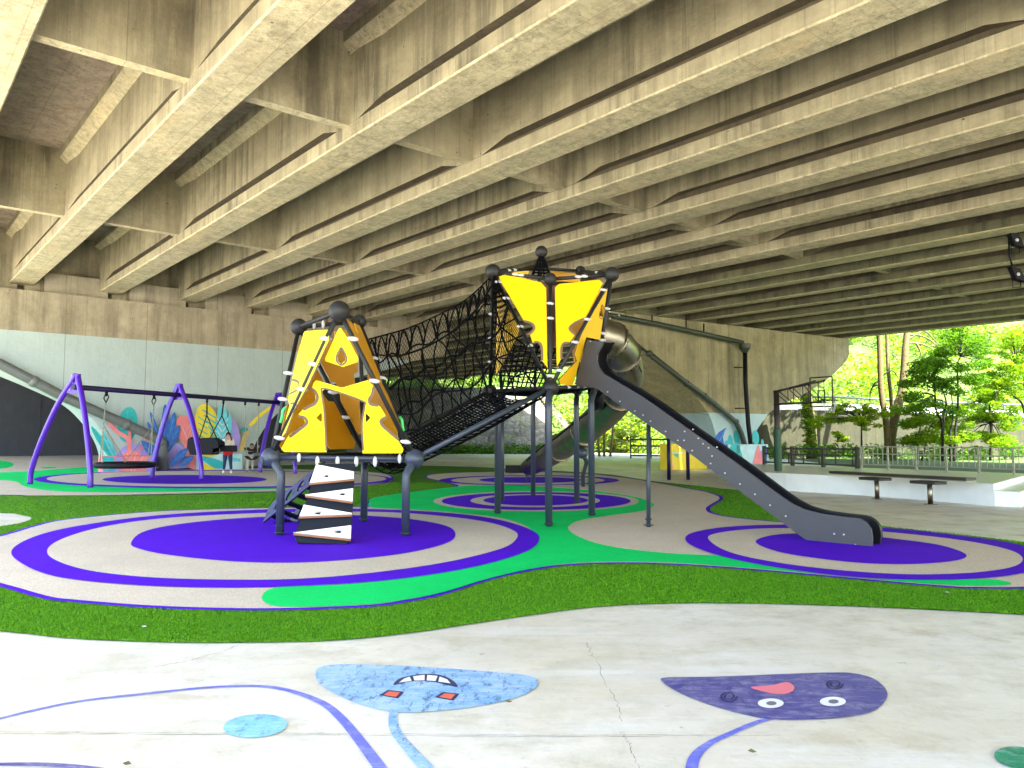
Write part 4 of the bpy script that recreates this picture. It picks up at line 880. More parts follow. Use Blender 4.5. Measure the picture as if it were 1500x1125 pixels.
for a,b,fs in ((FL,A,(.14,.48,.65,.82)),(FR,A,(.12,.54,.82)),(FL,TL,(.42,.62)),(FL,FR,(.2,.9)),(TL,TR,(.25,.4)),(FR,TR,(.55,.7)),(BB,TL,(.3,.5))):
    for f_ in fs: clamp(a.lerp(b,f_)+Vector((0,-.035,0)), Vector((1,0,-.15)) if a.z*b.z > 0 and abs(a.z-b.z) > .3 else UP, .042 if a.z < 2 and abs(a.z-b.z)>.3 else .036)
for f_ in (.33,.47,.6,.73): clamp(FL.lerp(FR,f_)+Vector((0,-.04,-.05)), UP, .04)
for px in ((416,608),(588,622)):
    sg = 1 if px[0] > 500 else -1; c = W(*px,12.0); mb = MB(); mb.tube(spline([c+Vector((-.03*sg,0,.12)),c+Vector((.01*sg,-.02,.07)),c+Vector((.02*sg,-.02,-.03)),c+Vector((.05*sg,0,-.12))],False,4), .024, 8); part(mb,'grab_handle',M['handle'])
# tower deck
mb = MB(); mb.add([FL-UP*.02,FR-UP*.02,BB-UP*.02,FL-UP*.06,FR-UP*.06,BB-UP*.06], [(0,1,2),(5,4,3),(0,3,4,1),(1,4,5,2),(2,5,3,0)]); part(mb,'deck',M['rampblk'])
# climbing ramp
r0 = W(466,683,11.75); r1 = W(520,684,11.75); q0 = G(430,795,.09); q1_ = G(514,797,.09); q0 = W(432,797,10.75); q1_ = W(514,799,10.75)
def RP(u,v,o=0):
    a = r0.lerp(q0,v); b = r1.lerp(q1_,v); nn = (r1-r0).cross(q0-r0).normalized()
    if nn.y > 0: nn = -nn
    return a.lerp(b,u)+nn*o
mb = MB(); prism(mb, [[RP(-.0,-.02),RP(1,-.02),RP(1,.93),RP(.92,1),RP(.06,1),RP(-.03,.93)]], RP(0,0,.03)-RP(0,0,0)); ramp = part(mb,'climbing_ramp',M['rampblk'],bevel=.005)
for v0,v1l,v1r,hx,flip in ((.02,.27,.20,.3,0),(.335,.43,.50,.75,1),(.56,.70,.66,.3,0),(.80,.90,.955,.75,1)):
    L = [(-.02 if 1 else 0, v0+.10 if flip else v0+.02), (1.0, v0 if flip else v0+.10), (1.0, v1r), (-.06, v1l)]
    if not flip: L = [(-.02,v0),(1,v0+.09),(1,v1r),(-.04,v1l)]
    hole = [(hx-.09,(v0+v1l)/2+.02),(hx,(v0+v1l)/2-.02+.02),(hx+.1,(v0+v1l)/2+.005),(hx+.06,(v0+v1l)/2+.05),(hx-.03,(v0+v1l)/2+.045)]
    mb = MB(); prism(mb, [[RP(u,v,.034) for u,v in L],[RP(u,v,.034) for u,v in hole]], RP(0,0,.075)-RP(0,0,.034)); st_ = mb.build('step', M['whiteboard'], ramp)
    mb = MB(); mb.tube([RP(-.05,v1l+.012,.055),RP(1,v1r+.012,.055)], .017, 6); mb.build('step_edge', M['tread'], st_)
for u in (.35,.75):
    mb = MB(); mb.tube([RP(u,.985,0),RP(u,.985,0)*Vector((1,1,0))+UP*.045], .018, 8); mb.build('foot', M['black'], ramp)
# purple side ladder
s0 = W(470,688,12.6); s1 = G(388,757,.10); s1 = W(390,752,13.4); sw_ = Vector((.35,.35,0))
def SP(u,v): return s0.lerp(s1,v)+Vector((0,0,.0))+ (Vector((.08,.10,.30)))*(u-.5)
mb = MB(); out = [SP(0,0),SP(1,0),SP(1,.93),SP(.7,1),SP(0,1)]
holes = [[SP(.5+.28*math.sin(a), c+.055*math.cos(a)) for a in [i*math.pi/5 for i in range(10)]] for c in (.15,.36,.57,.78)]
n_ = (s1-s0).cross(Vector((.08,.10,.30))).normalized(); mb2 = MB()
def prism2(mb, loops, n, th, m=0):
    a = loops[0][0]; u = (loops[0][1]-a).normalized(); u = (u-n*u.dot(n)).normalized(); v = n.cross(u); flat = [p for q in loops for p in q]; N = len(flat)
    tris = tessellate_polygon([[Vector(((p-a).dot(u),(p-a).dot(v),0)) for p in q] for q in loops]); b0 = len(mb.v)
    mb.add(flat+[p+n*th for p in flat], [tuple(t) for t in tris]+[tuple(N+i for i in reversed(t)) for t in tris], m); k = 0
    for q in loops:
        for i in range(len(q)): a1=b0+k+i; b1=b0+k+(i+1)%len(q); mb.f.append((a1,b1,b1+N,a1+N)); mb.m.append(m); mb.sm.append(False)
        k += len(q)
prism2(mb, [out]+holes, n_, .03); lad = part(mb,'side_ladder',M['purpledk'])
mb = MB(); off = n_*-.45 if n_.x < 0 else n_*.45; prism2(mb, [[p+off for p in out]]+[[p+off for p in q] for q in holes], n_, .03); mb.build('stringer', M['purpledk'], lad)
for v in (.1,.28,.46,.64,.82,.95): mb = MB(); c = SP(.35,v); mb.obox(c+off/2, off/2, (s1-s0).normalized()*.05, UP*.012); mb.build('rung', M['black'], lad)
mb = MB(); mb.tube([s1+off*.5, Vector((s1.x,s1.y,zb))+off*.5], .025, 8); mb.build('foot', M['black'], lad)
# ---- big tower
P3 = W(806,568,13.35); P1 = W(718,573,15.3); P5 = W(872,566,15.1); P4 = W(846,573,18.0); P6 = W(735,577,18.0); P2 = W(783,580,19.8)
U1 = W(722,398,14.6); U2 = W(806,409,14.3); U3 = W(896,402,14.4); U4 = W(850,397,17.0); U5 = W(793,369,16.3); U6 = W(790,393,16.3)
for c,r in ((P3,.148),(P1,.135),(P5,.11),(P4,.11),(P6,.11),(P2,.11),(U1,.148),(U2,.122),(U3,.145),(U4,.118),(U5,.135)): ballj(c, r, 'charcoal')
for ball,base in ((P3,(804,770)),(P1,(729,752)),(P5,(867,755)),(P4,(845,737)),(P2,(781,725))):
    b0 = gz(*base); k = Vector((b0.x,b0.y,ball.z-.3)); post([ball,k+UP*.02,k-UP*.1,b0], .062)
b0 = Vector((P6.x,P6.y,zb)); post([P6,b0], .062)
for a,b in ((P3,P5),(P5,P4),(P4,P2),(P2,P6),(P6,P1),(P1,P3),(U1,P3),(U3,P3),(U2,P3),(U1,P1),(U3,P5),(U1,U2),(U2,U3),(U1,U6),(U3,U4),(U4,U6),(U4,P4),(U6,P2),(U1,P6),(U3,P4),(U5,U6)): tubep(a,b,.036,'charcoal')
panel('front_panel', (U1,U2,P3), [(731,405),(738.5,402.5),(792,413.4),(800,422),(802,539),(794.5,529),(793,509),(789.5,502),(780,502),(776,489),(782.5,483),(781,475.6),(767,469.4),(733.5,412)], 'golden', trims=[([(767,470),(779,474),(782.5,481),(777,488),(770,491)],.045),([(782,501),(790,502),(793.5,510),(794,528)],.045)])
panel('front_panel', (U2,U3,P3), [(813,421),(819,416),(878,409.7),(883,414.7),(858,464),(842,473),(834,482),(843,489),(834,502),(827,503),(823,509),(823,524),(815.6,537)], 'golden', trims=[([(858,466),(842,473),(834.5,481),(840,488),(848,492)],.045),([(834,502),(826,503),(822.5,511),(822.5,526)],.045)])
panel('slide_side_panel', (U3,P5,P3), [(890,422),(884,462),(879,498),(859,494),(839,565),(820.6,563),(819,556.5),(834,540),(845,529),(842,519),(846,505),(852,489),(854,479),(877,444.5)], 'gold', [[(882,448),(886,455),(883,465),(878,462)]], trims=[([(882,446),(886.5,456),(883,467),(877.5,462),(882,446)],.02)])
panel('net_side_panel', (U1,P1,P3), [(728.5,420),(762,481),(758,492),(726,551.5)], 'gold', off=-.25)
pb = (W(740,420,17),W(870,420,17),W(800,500,17))
panel('back_panel', pb, [(743,400),(777,392),(773,404),(768,412),(745,410)], 'gold'); panel('back_panel', pb, [(808,396),(850,402),(850,413),(812,412)], 'orange')
panel('back_panel', (W(740,420,16.4),W(870,420,16.4),W(800,500,16.4)), [(768,418),(815,418),(815,500),(806,520),(797,500),(790,470)], 'maroon'); panel('back_panel', (W(740,420,16),W(870,420,16.2),W(800,500,16.1)), [(815,430),(880,425),(874,480),(856,520),(842,540),(836,500),(818,480)], 'orange')
for a,b,fs in ((U1,P3,(.5,.66,.25,.1)),(U3,P3,(.15,.42,.62,.86)),(U2,P3,(.24,.38,.9)),(U1,U2,(.4,.5)),(U2,U3,(.45,.55)),(U1,P1,(.35,.55,.75)),(U3,P5,(.3,.52,.58)),(U1,U6,(.3,.42)),(U3,U4,(.4,)),(P3,P5,(.35,.55,.7))):
    for f_ in fs: clamp(a.lerp(b,f_)+Vector((0,-.035,0)), Vector((1,0,-.1)), .034)
# nets
def ropes(lines, r, name, mk, parent=play, n=4):
    mb = MB()
    for q in lines: mb.tube(q, r, n, 0, False, True)
    return mb.build(name, M[mk], parent)
# deck of the big tower: woven rope mat
ring_ = [P3,P5,P4,P2,P6,P1]; gC = sum(ring_, Vector())/6
lines = []
for k in range(6):
    a,b = ring_[k],ring_[(k+1)%6]
    for i in range(1,9): f_ = i/9; lines.append([gC.lerp(a,f_),gC.lerp(b,f_)])
    for i in range(5): lines.append([gC, a.lerp(b,i/5)])
ropes(lines, .018, 'deck_net', 'rope')
# net bridge floor between (FR..BB) and (P3..P1)
lines = []
def BF(u,v): 
    a = FR.lerp(P3,u); b = BB.lerp(P1,u); p = a.lerp(b,v); p = p - UP*(.20*math.sin(math.pi*v)*(1)+.06*math.sin(math.pi*u)); return p
for i in range(0,17): lines.append([BF(j/30, i/16)+UP*random.uniform(-.012,.012) for j in range(31)])
for j in range(0,46): lines.append([BF(j/45+random.uniform(-.004,.004), i/10) for i in range(11)])
ropes(lines, .015, 'bridge_floor_net', 'rope')
lines = [[BF(j/22,i/8)-UP*.09 for i in range(9)] for j in range(23)]+[[BF(j/30,i/6)-UP*.09 for j in range(31)] for i in range(7)]
ropes(lines, .012, 'bridge_under_net', 'rope')
def rope_top(u): # upper back rope
    q = spline([(540,497,13.7),(566,490,13.8),(600,480,14.0),(640,462,14.2),(675,444,14.4),(700,424,14.5),(722,402,14.6)],False,10); f_ = u*(len(q)-1); k = min(len(q)-2,int(f_)); a = q[k]; b = q[k+1]; t = f_-k
    return W(*[x+(y-x)*t for x,y in zip(a,b)])
def BW(u,v):
    lo = BB.lerp(P1,u); hi = rope_top(u); p = lo.lerp(hi,v); return p + Vector((0,.22*math.sin(math.pi*v),0))
lines = [[rope_top(j/40) for j in range(41)]]
for i in (.28,.54,.8): lines.append([BW(j/40, i+.025*math.sin(j*.9+i*9)) for j in range(41)])
for j in range(1,12): 
    jj = j/12; lines.append([BW(jj+.012*math.sin(k*1.1+j), k/16) for k in range(17)])
# arches along the top
for j in range(12):
    a = j/12; lines.append([BW(a+(1/12)*(k/8), .80+.19*math.sin(math.pi*k/8)) for k in range(9)])
ropes(lines, .019, 'bridge_side_net', 'rope')
fine = []; nu, nv = 150, 60
for s_ in (1,-1):
    for k in range(-nv, nu, 3):
        q = []
        for i in range(0, nv+1, 4):
            u = (k+i)/nu if s_ > 0 else (k+nv-i)/nu
            if 0 <= u <= 1: q.append(BW(u, i/nv)+Vector((0,.03,0)))
        if len(q) > 1: fine.append(q)
ropes(fine, .0042, 'fine_mesh', 'netfine', n=3)
def nrope(u):
    q = spline([(556,520,12.3),(590,520,12.7),(640,500,13.2),(690,462,13.8),(724,412,14.4)],False,10); f_ = u*(len(q)-1); k = min(len(q)-2,int(f_)); a=q[k]; b=q[k+1]; t=f_-k
    return W(*[x+(y-x)*t for x,y in zip(a,b)])
def NW(u,v):
    lo = FR.lerp(P3,u); hi = nrope(u); return lo.lerp(hi,v)-Vector((0,.18*math.sin(math.pi*v),0))
lines = [[nrope(j/30) for j in range(31)]]
for i in (.2,.42,.7): lines.append([NW(j/30, i+.05*math.sin(j*.5+i*7)) for j in range(31)])
for j in range(1,8): lines.append([NW(j/8+.03*math.sin(k*.6+j*2), k/12) for k in range(13)])
ropes(lines, .019, 'bridge_side_net', 'rope')
tubep(FR,P3,.044,'steelblue','bridge_tube'); tubep(BB,P1,.044,'charcoal','bridge_tube')
# net over the side panel of the big tower, cone net under the top ball, vertical net inside
fine = []
for k in range(-14,15):
    for s_ in (1,-1):
        q = [U1.lerp(P1,(v+.5)/12).lerp(U1.lerp(P3,(v+.5)/12), max(0,min(1,(k*.06+s_*v*.06)+.2))) for v in range(12)]; fine.append([p-Vector((0,.08,0)) for p in q])
ropes(fine, .006, 'fine_mesh', 'netfine', n=3)
lines = []
for v in range(1,7):
    f_ = v/7; a = U1.lerp(P1,f_)-Vector((0,.06,0)); b = U1.lerp(P3,f_)-Vector((0,.06,0)); lines.append([a, a.lerp(b,.5)-UP*.08, b])
lines.append([U1.lerp(P1,.1),U1.lerp(P3,.45)]); lines.append([U1.lerp(P1,.4),U1.lerp(P3,.7)]); lines.append([U1.lerp(P3,.3),U1.lerp(P1,.95)])
ropes(lines, .016, 'side_net', 'rope')
lines = []; base = [W(779,408,15.9),W(807,410,15.9),W(807,404,16.8),W(779,403,16.8)]
for v in range(8):
    f_ = .12+v/8*.88; q = [U5.lerp(b,f_)+Vector((random.uniform(-.02,.02),0,0)) for b in base]; lines.append(q+[q[0]])
for b in base+[base[0].lerp(base[1],.33),base[0].lerp(base[1],.66),base[2].lerp(base[3],.5)]: lines.append([U5,b])
ropes(lines, .022, 'cone_net', 'rope')
lines = []
for k in range(9): lines.append([P6.lerp(P2,k/8), W(745+k*9,505,17.5)])
for k in range(10): lines.append([W(735-0*k,573-k*7.5,17.8), W(820,578-k*7.5,18)])
ropes(lines, .02, 'back_net', 'rope')
lines = []
for k in range(12): lines.append([P1.lerp(P6,k/11)+UP*.02, P3.lerp(P5,k/11)+UP*.02])
ropes(lines, .015, 'deck_net', 'rope')
# ---- straight slide
SO = [(860,497),(868,499),(884,500.5),(881,508),(875,518),(874,528),(877,538),(884,547.5),(941,581),(1009,629),(1076,676),(1144,727),(1163,739),(1178,746),(1205,753),(1240,757.5),(1259,759.5),(1269,765),(1276,775),(1278,790),(1277.5,801),(1274,806),(1245,804),(1195,798),(1178,789),(1144,764),(1076,714),(1009,663),(941,616),(900,588),(876,570),(868,568),(845,565),(842,562),(846,548)]
sa = W(860,530,14.0); sb = W(1277,800,10.55); sn = Vector((sb.x-sa.x, sb.y-sa.y,0)).normalized(); sn = Vector((-sn.y, sn.x, 0))
if sn.x < 0: sn = -sn          # pointing to the far side
cam_side = -sn
P = [PL(x,y,sa,sn) for x,y in SO]
slide = bpy.data.objects.new('straight_slide', None)
mb = MB(); prism2(mb, [P], sn if True else sn, .03); sp_ = part(mb, 'slide_side', M['slide'], bevel=.004)
for p in SO: pass
WD = .29
mb = MB(); prism2(mb, [[p+sn*WD for p in P]], sn, .03); part(mb, 'slide_side', M['slidein'], bevel=.004)
bed = [(884,566),(941,602),(1009,650),(1076,698),(1144,748),(1180,774),(1210,781),(1262,788)]
B_ = [PL(x,y,sa,sn) for x,y in spline([(850,556)]+bed,False,5)]
mb = MB(); N = len(B_); mb.add([p+sn*.031 for p in B_]+[p+sn*(WD-.001) for p in B_]+[p+sn*.031-UP*.03 for p in B_]+[p+sn*(WD-.001)-UP*.03 for p in B_],
   [(i,i+1,N+i+1,N+i) for i in range(N-1)]+[(2*N+i,3*N+i,3*N+i+1,2*N+i+1) for i in range(N-1)]+[(N-1,2*N-1,4*N-1,3*N-1)]); part(mb,'slide_chute',M['stainless'])
# black rim strip along the top edges
rim = [PL(x,y,sa,sn) for x,y in spline([(884,500),(876,514),(874,528),(878,539),(886,548.5),(941,581),(1009,629),(1076,676),(1144,727),(1163,739),(1178,746),(1205,753),(1240,757.5),(1262,761),(1275,773),(1278,790)],False,3)]
for o_ in (WD+.03,):
    mb = MB(); N = len(rim); up_ = .03
    V = [p+sn*(o_-.055)+UP*.0 for p in rim]+[p+sn*(o_+.02) for p in rim]
    T_ = []
    for i,p in enumerate(rim):
        t = (rim[min(N-1,i+1)]-rim[max(0,i-1)]).normalized(); nn = sn.cross(t); nn = nn if nn.z > 0 or (i > N-6 and nn.x > 0) else -nn; T_.append(nn*.022)
    V = V+[a+T_[i%N] for i,a in enumerate(V)]
    mb.add(V, [(i,i+1,2*N+i+1,2*N+i) for i in range(N-1)]+[(N+i,3*N+i,3*N+i+1,N+i+1) for i in range(N-1)]+[(2*N+i,2*N+i+1,3*N+i+1,3*N+i) for i in range(N-1)]); part(mb,'slide_rim',M['slidein'])
SB = [(865,500),(890,574),(908,588),(930,602),(942,608),(953,617),(975,632),(1003,632),(1015,629),(1023,642),(1030,650),(1002,645),(993,645),(1014,660),(1038,656),(1043,668),(1041,679),(1050,655),(1062,693),(1084,709),(1106,724),(1128,740),(1151,756),(1222,782),(1236,783),(1253,798),(1253,804)]
for x,y in SB:
    q = PL(x,y,sa-sn*.004,sn); mb = MB(); mb.tube([q+sn*.01, q-sn*.006], .012, 10); part(mb,'bolt',M['bolt'])
post([W(950,622,13.2), G(950,772,.026)], .036)
# ---- tube slide
C_ = [(868,490,15.7),(890,497,15.9),(906,512,16.3),(914,533,16.9),(916,556,17.7),(905,583,18.8),(882,609,20.2),(850,636,22.0),(820,656,23.6),(795,672,25.0),(776,682,26.2)]
ax = [W(*p) for p in spline(C_,False,5)]; NR = len(ax); r_ = .40
ts = part(MB().tube(ax[:22], r_, 28, cap=False), 'tube_slide', M['stainless'])
part(MB().tube(ax[21:41], r_, 28, cap=False), 'tube_slide', M['stainless'])
for i in (6,12,22,24,34,40):
    t = (ax[i+1]-ax[i]).normalized(); mb = MB(); mb.tube([ax[i]-t*.03,ax[i]+t*.03], r_+.035, 28); mb.build('flange', M['stainless'], ts)
    u = t.orthogonal().normalized(); b = t.cross(u); mb = MB()
    for k in range(20): a = 2*math.pi*k/20; c = ax[i]+(u*math.cos(a)+b*math.sin(a))*(r_+.036); mb.ball(c, .016, 0, 6, 4)
    mb.build('flange_bolts', M['black'], ts)
# open scoop at the exit
V = []; nn = 14; end = ax[40:]
for i,p in enumerate(end):
    t = (end[min(len(end)-1,i+1)]-end[max(0,i-1)]).normalized(); s_ = t.cross(UP).normalized(); f_ = i/(len(end)-1); 
    for k in range(nn+1):
        a = math.pi*(.5-(.5+.45*(1-f_))+ (1+.9*(1-f_))*k/nn)+math.pi; V.append(p+(s_*math.cos(a)+UP*math.sin(a))*r_*(1-.15*f_) - UP*.0)
mb = MB(); mb.add(V, [(i*(nn+1)+k,i*(nn+1)+k+1,(i+1)*(nn+1)+k+1,(i+1)*(nn+1)+k) for i in range(len(end)-1) for k in range(nn)],0,True); mb.build('exit_scoop', M['stainless'], ts)
ex = W(764,687,26.4); mb = MB(); mb.obox(ex, Vector((.55,0,0)), Vector((0,.3,0)), Vector((0,0,.12))); mb.build('exit_lip', M['black'], ts)
l0 = W(772,688,26.2); mb = MB(); mb.tube([l0, Vector((l0.x,l0.y,.03))], .05, 10); mb.build('support_leg', M['steelblue'], ts)
l1 = W(853,664,21.9); g1 = G(854,713,.04); mb = MB(); mb.ball(l1,.16); mb.tube([l1,l1.lerp(g1,.2)+Vector((.12,0,-.05)),Vector((g1.x,g1.y,l1.z-.7)),g1], .06, 12); mb.build('support_leg', M['steelblue'], ts)
l2 = W(880,596,18.8); mb = MB(); mb.tube([l2,W(868,575,16)], .09, 10); mb.build('support_arm', M['black'], ts)
mb = MB(); mb.tube([W(900,496,15.5),W(926,517,16.0),W(940,545,16.8)], .014, 6); mb.build('seam_cable', M['black'], ts)
mb = MB(); mb.tube(spline([W(868,600,17.5),W(840,620,20),W(812,643,22),W(793,655,23),W(772,675,25)],False,4), .03, 6); mb.build('side_seam', M['black'], ts)
mb = MB(); mb.tube([W(872,573,15.2),W(876,590,15.6),W(868,600,15.9)], [.16,.13,.05], 10); part(mb,'slide_mount',M['black'])
# ------------------------------------------------------------ swing set
sw = empty('swing_set', 'long purple swing frame with three arched A frames on the left', 'swing set', G(223,701))
AP = [W(111,556,23.9),W(262,569,28.3),W(408,581,34.3)]; FT = [((44,709),(132,714)),((223,701),(295,703)),((381,692),(432,694))]
bd = (AP[2]-AP[0]); bd.z = 0; bd.normalize(); bp_ = Vector((bd.y,-bd.x,0))
zA = sum(p.z for p in AP)/3
for p,(fa_,fb_) in zip(AP,FT):
    for f_,sg in ((fa_,-1),(fb_,1)):
        g_ = G(*f_,.04); top = Vector((p.x,p.y,p.z)) + (bp_*.10*sg); d_ = Vector((g_.x-top.x,g_.y-top.y,0))
        pts = [top+UP*.18-d_*.03, top, top+d_*.36-UP*.75+Vector((0,0,0)), top+d_*.74-UP*(top.z*.56), top+d_*.97-UP*(top.z*.84), g_]
        mb = MB(); mb.tube(spline(pts,False,5), .085, 14); mb.build('leg', M['purple'], sw)
    mb = MB(); prism2(mb, [[p-UP*.02+bp_*.2,p-UP*.42+bp_*.34,p-UP*.42-bp_*.34,p-UP*.02-bp_*.2]], bd, .02); gp = mb.build('gusset_plate', M['purple'], sw)
    mb = MB()
    for a,b in ((.1,.1),(-.1,.1),(.2,.32),(-.2,.32)): mb.ball(p-UP*b+bp_*a-bd*.02, .022, 0, 8, 6)
    mb.build('bolts', M['bolt'], gp)
bA = Vector((AP[0].x,AP[0].y,zA-.25)); bB = Vector((AP[2].x,AP[2].y,zA-.25))
mb = MB(); mb.tube([bA-bd*.1,bB+bd*.25], .085, 14); mb.build('crossbeam', M['purpledk'], sw)
def beam_at(px):
    r = ray(px,600); # intersect vertical plane through the beam
    n = Vector((bd.y,-bd.x,0)); k = (bA-CO).dot(n)/r.dot(n); q = CO+r*k; return Vector((q.x,q.y,bA.z-.09))
def chain(a, b, parent, r=.012, mk='alu', name='chain'):
    mb = MB(); L_ = (b-a).length; n = max(2,int(L_/.07)); t = (b-a).normalized(); u = t.orthogonal().normalized(); v = t.cross(u)
    for i in range(n):
        c = a.lerp(b,(i+.5)/n); w1 = u if i%2 else v; mb.obox(c, t*.042, w1*r*1.5, (v if i%2 else u)*r*.7)
    return mb.build(name, M[mk], parent)
def hangerp(p):
    mb = MB(); mb.tube([p+UP*.08,p-UP*.03], .05, 8); mb.ball(p-UP*.08, .05, 0, 10, 6); mb.build('hanger', M['black'], sw)
# basket swing
ha = beam_at(155); hb = beam_at(225); mid = (ha+hb)/2; Dn = mid.y; c = W(183.5,681,mid.y-.1); c = Vector((c.x,c.y,c.z))
bs = empty('basket_swing', 'round black nest basket swing hanging on rope chains between the first two frames', 'swing', c)
Rb = .86; mb = MB(); mb.tube([c+Vector((math.cos(a)*Rb,math.sin(a)*Rb,0)) for a in [2*math.pi*i/32 for i in range(33)]], .10, 10, cap=False); mb.build('ring', M['black'], bs)
ropes([[c+Vector((math.cos(a)*Rb,math.sin(a)*Rb,0)),c-UP*.08,c-Vector((math.cos(a)*Rb,math.sin(a)*Rb,0))] for a in [math.pi*i/10 for i in range(10)]]+[[c+Vector((math.cos(a)*Rb*q,math.sin(a)*Rb*q,-.04)) for a in [2*math.pi*i/20 for i in range(21)]] for q in (.3,.6,.8)], .014, 'net', 'rope', bs)
for hp,sg in ((ha,-1),(hb,1)):
    hangerp(hp); 
    mb = MB(); mb.tube([hp+UP*.02+Vector((.15*sg*-1*0,0,0)), hp+bd*.1-UP*.15, hp-UP*.34+bd*.0, hp-bd*.1-UP*.2, hp], .02, 6); mb.build('hook', M['black'], bs)
    k = W(153 if sg<0 else 214, 634 if sg<0 else 628, hp.y) if sg<0 else hp.lerp(c+Vector((Rb,0,0)),.5)
    k = hp.lerp(c+Vector((Rb*sg,0,0)),.45)
    chain(hp-UP*.3, k, bs)
    for a in (sg*.0, sg*1.15): 
        e_ = c+Vector((Rb*sg*math.cos(a), Rb*math.sin(abs(a))*(-1), .08)); chain(k, e_, bs, .010)
    chain(k, c+Vector((Rb*sg*math.cos(1.15), Rb*math.sin(1.15), .08)), bs, .010)
# tandem bucket swing
hx = [beam_at(x) for x in (303,327,359,379)]
for p in hx: hangerp(p)
ym = (hx[0].y+hx[1].y)/2
ts2 = empty('bucket_swing', 'black bucket swing with a flat front board held by the woman', 'swing', W(310,655,ym))
for i,(a_,b_) in enumerate((((303,608),((292,643),(318,643))),((325,609),((306,645),(340,645))))):
    k = W(*a_,hx[i].y); mb = MB(); mb.tube([hx[i]-UP*.12,k], .03, 8); mb.build('strap', M['black'], ts2)
    for q in b_: mb = MB(); mb.tube([k,W(*q,hx[i].y)], .022, 6); mb.build('strap', M['black'], ts2)
c = W(301,654,ym); mb = MB(); 
for sgn,dx in ((1,0),):
    o3 = [(-.55,.30),(.35,.34),(.62,.18),(.62,-.05),(.42,-.08),(.40,-.30),(-.38,-.32),(-.58,-.05)]
    mb2 = MB(); prism(mb2, [[c+Vector((x,-.35,z)) for x,z in o3]], Vector((0,.05,0))); mb2.build('bucket_side', M['black'], ts2, bevel=.01)
    mb2 = MB(); prism(mb2, [[c+Vector((x,.30,z)) for x,z in o3]], Vector((0,.05,0))); mb2.build('bucket_side', M['black'], ts2, bevel=.01)
mb.obox(c+Vector((-.05,0,-.28)), Vector((.45,0,0)), Vector((0,.3,0)), Vector((0,0,.04))); mb.obox(c+Vector((-.5,0,.05)), Vector((.04,0,.04)), Vector((0,.3,0)), Vector((-.02,0,.28))); mb.build('seat', M['black'], ts2, bevel=.02)
c2 = W(335,657,ym+.3); mb = MB(); mb.obox(c2, Vector((.33,0,0)), Vector((0,.06,0)), Vector((0,0,.125))); mb.build('front_board', M['black'], ts2, bevel=.03)
mb = MB(); mb.tube([c+Vector((-.4,-.3,-.3)),c+Vector((.3,-.3,-.27)),c2+Vector((-.2,0,-.1))], .02, 6); mb.build('front_bar', M['grey_pipe'], ts2)
ts3 = empty('belt_swing', 'plain black belt swing hanging in front of the dark arch beside the bending child', 'swing', W(369,668,hx[3].y))
cs_ = [W(361,668,hx[2].y),W(377,668,hx[3].y)]
for i in (0,1): chain(hx[2+i]-UP*.1, cs_[i], ts3, .012)
mb = MB(); q = [cs_[0].lerp(cs_[1],k/8)-UP*.14*math.sin(math.pi*k/8) for k in range(9)]; N = 9; mb.add([p-bp_*.09 for p in q]+[p+bp_*.09 for p in q]+[p-bp_*.09-UP*.03 for p in q]+[p+bp_*.09-UP*.03 for p in q],[(i,i+1,N+i+1,N+i) for i in range(8)]+[(2*N+i,3*N+i,3*N+i+1,2*N+i+1) for i in range(8)]+[(i,2*N+i,2*N+i+1,i+1) for i in range(8)]+[(N+i,N+i+1,3*N+i+1,3*N+i) for i in range(8)]); mb.build('seat', M['black'], ts3)
# ------------------------------------------------------------ other equipment
for x,y0,y1,lb in ((980,703,640,'dark violet post left of the taller violet post'),(1008,703,618,'taller dark violet post rising behind the straight slide')):
    b0 = G(x,y0); tp = W(x,y1,b0.y); e_ = empty('exercise_post', lb, 'post', b0); mb = MB(); mb.tube([b0,Vector((b0.x,b0.y,tp.z))], .065, 12); mb.build('pole', M['purpledk'], e_); mb = MB(); mb.ball(Vector((b0.x,b0.y,tp.z)), .068, 0, 12, 8); mb.build('cap', M['purpledk'], e_)
# bench
be = empty('long_bench', 'long dark bench board on two steel pedestals with small seats', 'bench', G(1324,735))
a = W(1220,696.5,20.6); b = W(1422,711.5,17.0); a.z = b.z = .60; u = (b-a).normalized(); v = Vector((-u.y,u.x,0))
mb = MB(); mb.obox((a+b)/2+v*.03, u*(b-a).length/2, v*.17, UP*.030); mb.build('bench_board', M['bench'], be, bevel=.008)
mb = MB(); mb.obox((a+b)/2+v*.03-UP*.04, u*((b-a).length/2-.02), v*.15, UP*.010); mb.build('edge_strip', M['alu'], be)
for px,py in ((1285,731),(1363,739)):
    g_ = G(px,py); mb = MB(); mb.tube([g_,g_+UP*.5], .055, 14); pe = mb.build('pedestal', M['stainless'], be); mb = MB(); mb.tube([g_+UP*.0,g_+UP*.012], .14, 18); mb.build('foot_plate', M['stainless'], pe)
    mb = MB(); mb.obox(g_+UP*.50-v*.05, u*.33, v*.2, UP*.035); mb.build('seat_plate', M['bench'], be, bevel=.02)
